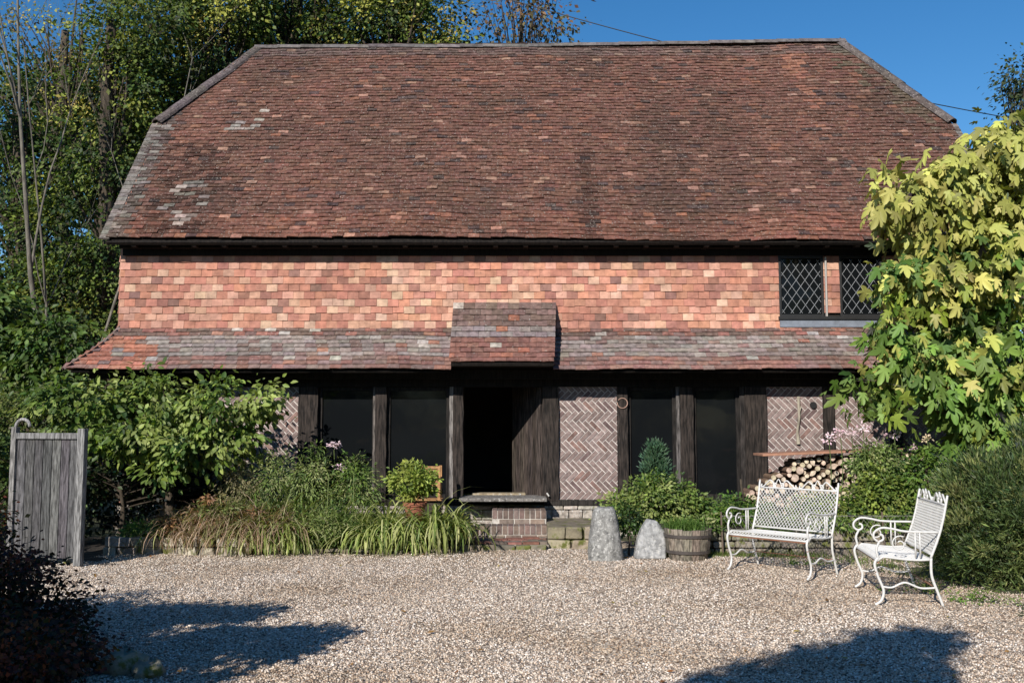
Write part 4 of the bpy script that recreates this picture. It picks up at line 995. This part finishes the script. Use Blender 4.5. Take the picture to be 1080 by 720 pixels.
for i, (px, py, rz, lb, s) in enumerate(bb):
    yb = 13.0 if i < 2 else 13.5; p = at(px, py, yb)
    plant('perennial', lb, 'plant', (p.x, yb, .08 if i < 2 else .2), [(p.x, yb, p.z - .02 if i < 2 else .80, .30, .2, rz, 60)], 40, (.06, .05, .045, .06, .065, .06)[i], [MIX, GRN + MIX, [(.30, .26, .15), (.22, .22, .10)], MIX, MIX, GRN + MIX][i], T=T_LANCE, trunk_r=.01, trunk_h=.9, limbs=40, lr=.6, seed=s, clr=.14, group='loose perennials in the left bed', pname='foliage', sname='stem', bark=(.12, .15, .05))
    clump('strap_grass', None, None, [(p.x - .1, yb - .25 * (i > 1), .15), (p.x + .15, yb - .1, .15)], 40, (.5, .5, .8, .95, .95, .8)[i], .022, GRN + MIX + LIL, .8, 60 + i, parent=None, origin=(p.x, yb, .15))
    o = COL.objects[-1]; tag(o, ['grassy leaves low at the front below the first window', 'short grassy leaves between the strap leaved clumps', 'grassy leaves behind the russet sedge', 'grassy leaves rising through the perennial by the brick panel', 'grassy leaves in front of the leftmost dark window', 'grassy leaves left of the potted plant'][i], 'grass', 'grassy clumps at the back of the left bed')
def flower(px, py, Y, z0, lb, nhead=60, r=.07, cols=((.75, .52, .62), (.8, .62, .7)), seed=1, leaves=True, group=None):
    p = at(px, py, Y); root = empty('flower', (p.x, Y, z0)); tag(root, lb, 'flower', group); mb = MB()
    mb.tube(smooth_path([(p.x - .04, Y, z0), (p.x + .02, Y, (z0 + p.z) / 2), (p.x, Y, p.z)]), .006, 5, (.12, .16, .05)); mb.build('stem', M['leaf'], root)
    rg = np.random.default_rng(seed); P, D, N, S, C, _ = foliage(rg, [(p.x, Y, p.z, r, r, r * .6, 10)], nhead // 10, .035, cols, droop=0, clr=.03, jit=.08)
    leafmesh('bloom', P, D, N, S, T_OVAL, C, M['petal'], root)
flower(352, 468, 13.7, .3, 'pale pink flower head on the tallest stalk before the dark window', 80, .07, seed=2)
flower(358, 493, 13.6, .3, 'smaller pink flower head below the tallest one', 40, .045, seed=3)
p = at(152, 572, 12.8)
plant('low_geranium', 'low bright green leafy mound at the left corner of the bed', 'plant', (p.x, 12.85, .18), [(p.x, 12.8, .28, .28, .14, .1, 50)], 26, .04, [(.10, .18, .03), (.14, .22, .05)], trunk_r=.01, trunk_h=.1, limbs=10, seed=50, clr=.08, pname='foliage', sname='stem', T=T_OVAL)
# centre planting by the barrel
p = at(692, 545, 13.4)
plant('variegated_shrub', 'rounded small leaved green shrub behind the stone slab', 'shrub', (p.x, 13.4, .1), [(p.x - .05, 13.3, .62, .55, .35, .32, 90), (p.x - .42, 13.2, .52, .25, .3, .22, 30), (p.x + .35, 13.3, .5, .3, .3, .28, 30)], 42, .055, [(.12, .18, .035), (.18, .24, .06), (.07, .12, .025), (.24, .28, .09)], T=T_OVAL, trunk_r=.03, trunk_h=.5, seed=51, clr=.13, pname='foliage', sname='stem')
p = at(692, 490, 13.6)
plant('young_conifer', 'small bluish upright conifer against the dark window', 'shrub', (p.x, 13.7, .3), [(p.x, 13.7, 1.02, .15, .13, .24, 40), (p.x, 13.7, 1.25, .06, .06, .12, 12), (p.x, 13.7, .8, .17, .15, .15, 20)], 60, .06, [(.06, .12, .07), (.08, .15, .08)], T=T_LANCE, trunk_r=.012, trunk_h=.95, limbs=20, seed=52, clr=.07, droop=-.5, pname='foliage', sname='stem')
clump('grass_tuft', 'rounded tuft of fine blue green leaves beside the right hand post', 'grass clump', [(at(752, 530, 13.5).x + d, 13.5 + e, .34) for d, e in ((0, 0), (.12, .1), (-.12, .08))], 170, .42, .009, [(.12, .19, .08), (.17, .25, .11)], .9, 53, spread=.05)
clump('barrel_grass', 'fine grassy leaves growing out of the half barrel', 'grass clump', [(bp.x + d, 12.3 + e, .33) for d, e in ((-.15, -.05), (0, .05), (.1, -.05), (-.2, .05))], 130, .24, .006, [(.10, .20, .04), (.16, .26, .06)], .9, 54, spread=.05)
p = at(668, 592, 12.2)
plant('trailing_plant', 'dark trailing leaves hanging between the two stones', 'plant', (p.x, 12.6, 0), [(p.x, 12.7, .42, .16, .12, .2, 26)], 26, .045, DRK, trunk_r=.012, trunk_h=.4, limbs=10, seed=55, clr=.09, pname='foliage', sname='stem')
# right bed
rb = [(783, 548, 12.95, .4, .2, .2, 'low green planting left of the front bench', GRN, .045, 56),
      (872, 560, 12.95, .5, .22, .24, 'bushy green shrub behind the front bench', YEL + GRN, .05, 57),
      (930, 530, 12.95, .42, .25, .42, 'lime green bush between the two benches', YEL, .055, 58),
      (978, 510, 12.95, .45, .28, .55, 'green bush behind the end-on bench', GRN, .06, 59),
      (928, 490, 13.15, .36, .22, .24, 'rambling rose bush in front of the right brick panels', MIX, .045, 60)]
for px, py, Y, rx, ry, rz, lb, pal, s, sd in rb:
    p = at(px, py, Y)
    plant('bed_shrub', lb, 'shrub', (p.x, Y, .33), [(p.x, Y, max(p.z, .33 + rz * .6), rx, ry, rz, 90)], 44, s, pal, T=T_OVAL, trunk_r=.025, trunk_h=.6, seed=sd, clr=.14, group='shrubs in the raised bed on the right', pname='foliage', sname='stem')
fl_ = [(874, 462, 'leftmost pink rose cluster under the brick panel'), (886, 455, 'pink rose cluster just right of the leftmost'), (898, 457, 'pale pink rose cluster in the middle of the row'), (910, 451, 'highest pink rose cluster beneath the fig tree'), (943, 458, 'pink rose cluster in front of the second brick post'), (967, 472, 'lone pink rose bloom low on the right'), (978, 462, 'peach coloured rose bloom furthest to the right')]
for i, (px, py, lb) in enumerate(fl_): flower(px, py, 12.95, .5, lb, 70 if i < 5 else 30, .075 if i < 5 else .04, ((.72, .48, .56), (.80, .62, .68)) if i < 6 else ((.75, .6, .4),), seed=70 + i, group='rose blooms in the right bed')
rs = [(1062, 10.0, .66, .75, .7, .70, 190), (1100, 9.7, 1.0, .6, .7, .6, 90), (1020, 10.3, .5, .45, .5, .45, 70)]
B = [(at(px, 500, Y).x, Y, z, a, b_, c_, n_) for px, Y, z, a, b_, c_, n_ in rs]
plant('rosemary_bush', 'large dark feathery evergreen bush at the right edge', 'shrub', (B[0][0], 10, 0), B, 120, .07, [(.08, .12, .04), (.14, .18, .06), (.045, .075, .025), (.20, .22, .08)], T=T_NEEDLE, trunk_r=.05, trunk_h=.8, limbs=60, seed=61, clr=.13, droop=-.35, pname='foliage', sname='stem')
p = at(1010, 610, 10.5)
# grass fringe and moss at the foot of the benches
rng2 = np.random.default_rng(9); cs = []
for i in range(210):
    t = rng2.random(); x = 2.0 + 3.6 * t + rng2.normal() * .1; y = 12.45 - 0 * t + rng2.normal() * .06
    if t > .5: x = 3.9 + rng2.random() * 2.0; y = 12.3 - rng2.random() * 3.0 * min(1, (x - 3.7)); 
    cs.append((x, y, .01))
clump('grass_fringe', None, None, cs, 9, .10, .006, [(.12, .18, .04), (.18, .22, .06)], .8, 62, spread=.05); tag(COL.objects[-1], 'short green grass creeping into the gravel by the benches', 'grass', kind='stuff')
wd = [(3.5, 11.9, 'tiny weed tuft between the bench and the wall'), (3.95, 9.9, 'low weeds under the end-on bench'), (4.3, 9.3, 'low weeds to the right of the end-on bench')]
RUS = [(.24, .13, .07), (.34, .20, .11), (.16, .10, .05), (.20, .18, .07)]
for i, (px, py, r_, lb) in enumerate(((185, 560, .22, 'low rusty fern at the left of the brown sedges'), (228, 545, .26, 'rusty brown fern between two sedge clumps'), (278, 558, .24, 'rusty fern beside the first green strap leaves'), (250, 572, .16, 'smallest rusty fern low against the stones'))):
    p = at(px, py, 12.95)
    plant('fern', lb, 'fern', (p.x, 12.95, .06), [(p.x, 12.9, max(p.z, .22), r_ * 1.3, .2, r_, 40)], 44, .075, RUS + ([(.16, .2, .06)] if i % 2 else []), T=T_LANCE, trunk_r=.008, trunk_h=.2, limbs=20, seed=170 + i, clr=.1, nj=.9, group='rusty ferns in the left bed', pname='frond', sname='stem')
for i, (x, r_, lb) in enumerate(((2.25, .22, 'leafy plant spilling over the low wall left of the front bench'), (3.3, .25, 'leafy plant spilling over the low wall behind the front bench'), (4.0, .26, 'leafy plant spilling over the low wall between the benches'), (4.75, .3, 'leafy plant spilling over the low wall behind the end-on bench'))):
    plant('trailing_plant', lb, 'plant', (x, 12.7, .3), [(x, 12.55, .34, r_ * 1.5, .12, .12, 40), (x + .15, 12.45, .2, r_, .06, .12, 16)], 30, .045, GRN + MIX, T=T_OVAL, trunk_r=.008, trunk_h=.1, limbs=10, seed=180 + i, clr=.09, group='plants trailing over the retaining wall', pname='foliage', sname='stem')
for i, (x, y, lb) in enumerate(wd):
    plant('weed', lb, 'plant', (x, y, 0), [(x, y, .03, .35, .3, .05, 26)], 24, .025, [(.12, .2, .04), (.17, .23, .06)], T=T_OVAL, trunk_r=.004, trunk_h=.04, limbs=4, seed=80 + i, clr=.06, group='weeds near the benches', pname='foliage', sname='stem')

# fig tree
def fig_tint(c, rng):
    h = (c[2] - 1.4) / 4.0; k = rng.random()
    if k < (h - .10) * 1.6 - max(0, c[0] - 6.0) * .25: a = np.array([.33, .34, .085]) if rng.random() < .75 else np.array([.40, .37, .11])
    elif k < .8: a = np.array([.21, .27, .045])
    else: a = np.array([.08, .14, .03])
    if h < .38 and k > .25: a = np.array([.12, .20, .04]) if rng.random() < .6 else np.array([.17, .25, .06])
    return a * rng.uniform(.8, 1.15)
B = []
for px, py, Y, rx, rz, n_ in ((972, 228, 13.2, .46, .50, 46), (940, 215, 13.1, .20, .26, 12), (1010, 195, 13.3, .6, .5, 62), (1060, 165, 13.4, .55, .5, 60), (1105, 210, 13.4, .8, .9, 110), (952, 295, 13.1, .26, .45, 22), (985, 300, 13.2, .55, .6, 74), (1050, 290, 13.1, .7, .7, 100), (962, 375, 13.2, .40, .4, 40), (940, 355, 13.1, .26, .2, 12), (1000, 390, 13.2, .6, .5, 74), (1060, 390, 13.1, .7, .6, 90), (1045, 445, 13.2, .55, .35, 40), (928, 425, 12.9, .3, .10, 8), (905, 405, 13.0, .10, .12, 4), (925, 190, 13.1, .07, .10, 2)):
    p = at(px, py, Y); B.append((p.x, Y, p.z, rx, .5, rz, n_))
fx = at(1050, 500, 13.5).x
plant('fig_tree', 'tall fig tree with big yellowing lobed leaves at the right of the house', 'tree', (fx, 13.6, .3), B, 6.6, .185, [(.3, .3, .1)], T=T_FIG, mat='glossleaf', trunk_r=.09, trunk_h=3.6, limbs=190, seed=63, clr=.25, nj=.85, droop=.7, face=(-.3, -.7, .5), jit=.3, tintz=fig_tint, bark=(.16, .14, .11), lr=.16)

# trees behind
TG = [(.085, .125, .025), (.125, .165, .032), (.05, .08, .018), (.20, .22, .045), (.025, .042, .01), (.035, .055, .014)]
TY = [(.30, .30, .06), (.22, .25, .045), (.12, .16, .03), (.34, .27, .07)]
def tree(label, px, Y, blobs, seed, pal, size=.115, nper=105, clr=.5, tr=.22, group='trees behind the house', h=10, **kw):
    X = at(px, 400, Y).x; B = []
    for (bx, by, r, rz, n_) in blobs:
        p = at(bx, by, Y); B.append((p.x, Y + (seed % 3 - 1) * .4, p.z, r, min(r, 2.0), rz, n_))
    return plant('tree', label, 'tree', (X, Y, 0), B, nper, size, pal, mat='farleaf', trunk_r=tr, trunk_h=h, limbs=70, seed=seed, clr=clr, group=group, face=(-.4, -.6, .8), lr=.3, **kw)
tree('tall green tree leaning against the left gable', 110, 22.5, [(110, 170, 1.3, 1.5, 44), (85, 250, 1.5, 1.5, 46), (120, 90, 1.3, 1.3, 34), (140, 20, 1.3, 1.2, 28), (70, 330, 1.8, 1.3, 46), (110, 300, 1.4, 1.6, 36)], 101, TG, h=11)
tree('yellow tinged tree rising above the hip of the roof', 210, 25, [(215, 60, 1.6, 1.6, 44), (180, 5, 1.5, 1.3, 30), (250, 10, 1.5, 1.2, 40), (150, 110, 1.5, 1.5, 30), (200, 130, 1.6, 1.6, 30)], 102, TG + TY, h=12)
tree('dense dark tree above the left part of the ridge', 300, 26, [(300, 20, 1.9, 1.6, 56), (330, -30, 2, 1.6, 50), (270, 50, 1.4, 1.2, 20)], 103, [(.03, .05, .012), (.045, .065, .015), (.09, .12, .02)], h=12)
tree('bright yellow green tree above the middle of the ridge', 405, 25, [(395, 25, 1.4, 1.0, 44), (440, 15, 1.4, 1.2, 40), (415, -20, 1.5, 1.2, 34), (470, 35, .7, .6, 14)], 104, TY + TG, h=12)
tree('thin russet leaved tree standing against the sky', 550, 27, [(548, 18, 1.25, 1.2, 26), (520, 40, .7, .7, 8), (575, 25, .7, .9, 12), (545, -10, 1.2, .8, 14)], 105, [(.14, .08, .045), (.10, .09, .04), (.18, .11, .06)], size=.13, nper=26, clr=.6, tr=.10, h=13)
tree('dark mass of ivy clad tree at the left edge', 15, 24, [(10, 260, 1.9, 2.2, 60), (30, 350, 1.8, 1.6, 40), (-20, 120, 1.8, 2, 40), (40, 170, 1.3, 1.6, 24)], 106, [(.035, .06, .015), (.05, .08, .018), (.08, .11, .025)], h=9)
tree('olive tinged tree filling the top left corner', 60, 28, [(20, 40, 1.8, 1.6, 20), (90, 30, 1.7, 1.6, 24), (60, 110, 1.8, 1.6, 22)], 107, TY + [(.12, .09, .03)], h=13, nper=55)
tree('small leaved dark tree at the top right corner', 1085, 24, [(1075, 85, .75, .8, 26), (1090, 120, .8, .8, 20), (1065, 110, .5, .45, 10)], 108, [(.04, .06, .02), (.06, .07, .03)], size=.11, nper=30, clr=.35, tr=.10, h=7.5)
tree('broad dark tree far back behind the left trees', 120, 33, [(40, 150, 2.6, 3.0, 60), (150, 130, 2.8, 3.6, 90), (60, 330, 3.4, 3.0, 90), (150, 300, 2.5, 3.2, 60), (310, 50, 2.4, 1.8, 40), (230, 170, 2, 2.0, 30)], 109, DRK, size=.24, nper=80, clr=1.0, h=13)
tree('round topped tree far back at the right of the house', 1120, 30, [(1110, 330, 3, 2.6, 60), (1160, 260, 2.6, 2.6, 50)], 110, TG, size=.2, h=6)
# laurel understorey at the left
for i, (px, py, Y, lb) in enumerate([(20, 350, 18.5, 'glossy laurel bush low at the left edge'), (60, 375, 17.5, 'glossy laurel bush beside the lower roof corner'), (-40, 330, 17.5, 'tall laurel bush outside the left edge')]):
    p = at(px, py, Y)
    plant('laurel', lb, 'shrub', (p.x, Y, 0), [(p.x, Y, p.z * .55, 1.3, .9, p.z * .5, 90), (p.x, Y, p.z, 1.0, .7, .6, 40)], 46, .13, [(.05, .09, .02), (.07, .12, .03), (.10, .15, .035)], T=T_OVAL, trunk_r=.07, trunk_h=2, seed=120 + i, clr=.32, group='laurels on the left', pname='foliage', sname='stem', droop=.4)
# bare pale trunks among the left trees
def bare(label, px, Y, top_py, seed, r=.11):
    rr = random.Random(seed); base = at(px, 400, Y); top = at(px + rr.uniform(-6, 10), top_py, Y); mb = MB(); root = empty('bare_tree', (base.x, Y, 0)); tag(root, label, 'tree', 'bare pale trees on the left')
    def br(p, d, L, r_, dep):
        pts = [p]; q = p.copy(); dd = d.copy()
        for i in range(7):
            dd = (dd + Vector((rr.uniform(-.14, .14), rr.uniform(-.14, .14), .04))).normalized(); q = q + dd * L / 7; pts.append(q.copy())
        (mb if dep else tk).tube(pts, [r_ * (1 - .75 * i / 7) for i in range(8)], 7 if dep < 1 else 5, (.15, .135, .11), cap=False)
        if dep < 3:
            for _ in range(6 if dep == 0 else 4):
                i = rr.randint(2, 7); a = rr.uniform(0, 6.28); s = rr.uniform(.5, .9)
                br(pts[i], (dd + Vector((math.cos(a) * s, math.sin(a) * s, .3))).normalized(), L * rr.uniform(.3, .5), r_ * (1 - .75 * i / 7) * .6, dep + 1)
    tk = MB(); b0 = Vector((base.x, Y, 0)); br(b0, (Vector((top.x, Y, top.z)) - b0).normalized(), top.z, r, 0)
    tk.build('trunk', M['bark'], root, smooth=True); mb.build('branches', M['bark'], root, smooth=True)
bare('pale bare tree with forked branches at the left edge', 44, 20.5, -20, 3, .075)
bare('thin pale leaning trunk nearer the house corner', 78, 21, 20, 5, .045)
bare('second thin pale trunk close behind the forked one', 58, 21.5, 60, 9, .04)
# ------------------------------------------------------------------ unseen trees: near ones throw the gravel shadows, far ones added to cut skylight
def sh(X, Y, h):  # where something of height h must stand to shade ground point (X,Y)
    k = h / math.tan(R(SUN_EL)); return X - k * math.sin(R(SUN_AZ)), Y - k * math.cos(R(SUN_AZ))
def caster(name, label, pts, base, seed, size=.09, nper=50, clr=.3, tr=.1, th=3):
    B = []
    for X, Y, h, r, rz, n_ in pts:
        x, y = sh(X, Y, h); B.append((x, y, h, r, r, rz, n_))
    plant(name, label, 'tree', base or (B[0][0], B[0][1], 0), B, nper, size, TG, mat='farleaf', trunk_r=tr, trunk_h=th, limbs=40, seed=seed, clr=clr)
x, y = sh(3.1, 6.9, 4.6)
caster('unseen_tree', 'tree standing beside the photographer, outside the picture', [(3.25, 7.85, 4.6, .16, .06, 12), (2.85, 7.7, 4.6, .16, .08, 12), (3.05, 7.55, 4.6, .2, .08, 16), (2.5, 7.35, 4.5, .16, .08, 14), (2.15, 7.1, 4.5, .16, .08, 13), (2.6, 7.1, 4.5, .28, .15, 30), (1.8, 6.75, 4.4, .18, .08, 14), (2.3, 6.6, 4.4, .4, .2, 50), (1.4, 6.45, 4.3, .18, .08, 14), (1.7, 6.0, 4.2, .65, .3, 80), (1.05, 5.9, 4.1, .3, .15, 24)], (x - .4, y - 1.2, 0), 130, th=4, size=.08, clr=.15, nper=34)
caster('garden_conifer', 'hedge of dark trees left of the photographer, outside the picture', [(-2.35, 8.72, 2.0, .30, .05, 26), (-2.9, 8.62, 2.0, .45, .10, 50), (-3.6, 8.45, 2.0, .5, .2, 60), (-4.4, 8.4, 2.1, .7, .3, 70), (-1.6, 7.85, 1.9, .30, .05, 22), (-2.1, 7.65, 1.9, .4, .10, 44), (-1.7, 7.3, 1.9, .25, .05, 18), (-2.6, 7.3, 1.9, .5, .22, 60), (-3.3, 7.3, 1.9, .6, .35, 60), (-2.5, 6.7, 1.8, .7, .25, 60), (-3.6, 6.2, 1.8, .9, .3, 70)], (-5.4, 4.0, 0), 131, th=1.6, size=.07, clr=.16, nper=60)
for i, X in enumerate((-26, -17, -9, -1, 7, 15, 24)):  # row added out of view to darken window reflections and block skylight
    plant('unseen_tree', 'unseen broad tree added far behind the photographer to dim reflections and skylight', 'tree', (X, -24 - (i % 2) * 3, 0), [(X, -24 - (i % 2) * 3, 5.6, 5, 3, 5.6, 90)], 60, .4, DRK, mat='farleaf', trunk_r=.2, trunk_h=4, limbs=10, seed=140 + i, clr=1.2, group='trees added behind the photographer')
for i, (X, Y) in enumerate(((17, -12), (20, -2), (21, 9))):  # added out of view on the right to reduce skylight on the facade
    plant('unseen_tree', 'tall unseen tree added right of the yard to cut the skylight', 'tree', (X, Y, 0), [(X, Y, 6, 3.4, 3.6, 6, 90)], 60, .4, DRK, mat='farleaf', trunk_r=.25, trunk_h=6, limbs=10, seed=150 + i, clr=1.2, group='trees added right of the yard')
# fallen leaves on the gravel
rg = np.random.default_rng(77); n_ = 130; yy = 6.2 + 6.6 * rg.random(n_); xx = np.clip((rg.random(n_) * 2 - 1) * yy * .5 + .6 * rg.random(n_), -4.4, 6)
P = np.c_[xx, yy, und(xx, yy) + .014]; D = rg.normal(size=(n_, 3)); D[:, 2] *= .15; N = np.tile((0., 0., 1.), (n_, 1)) + rg.normal(size=(n_, 3)) * .25
C = np.array([(.36, .20, .07), (.30, .13, .05), (.42, .32, .10), (.20, .11, .05)])[rg.integers(4, size=n_)]
o = leafmesh('fallen_leaves', P, D, N, rg.uniform(.03, .065, n_), T_OVAL, C, M['leaf']); tag(o, 'dry fallen leaves scattered over the gravel', 'leaves', kind='stuff')
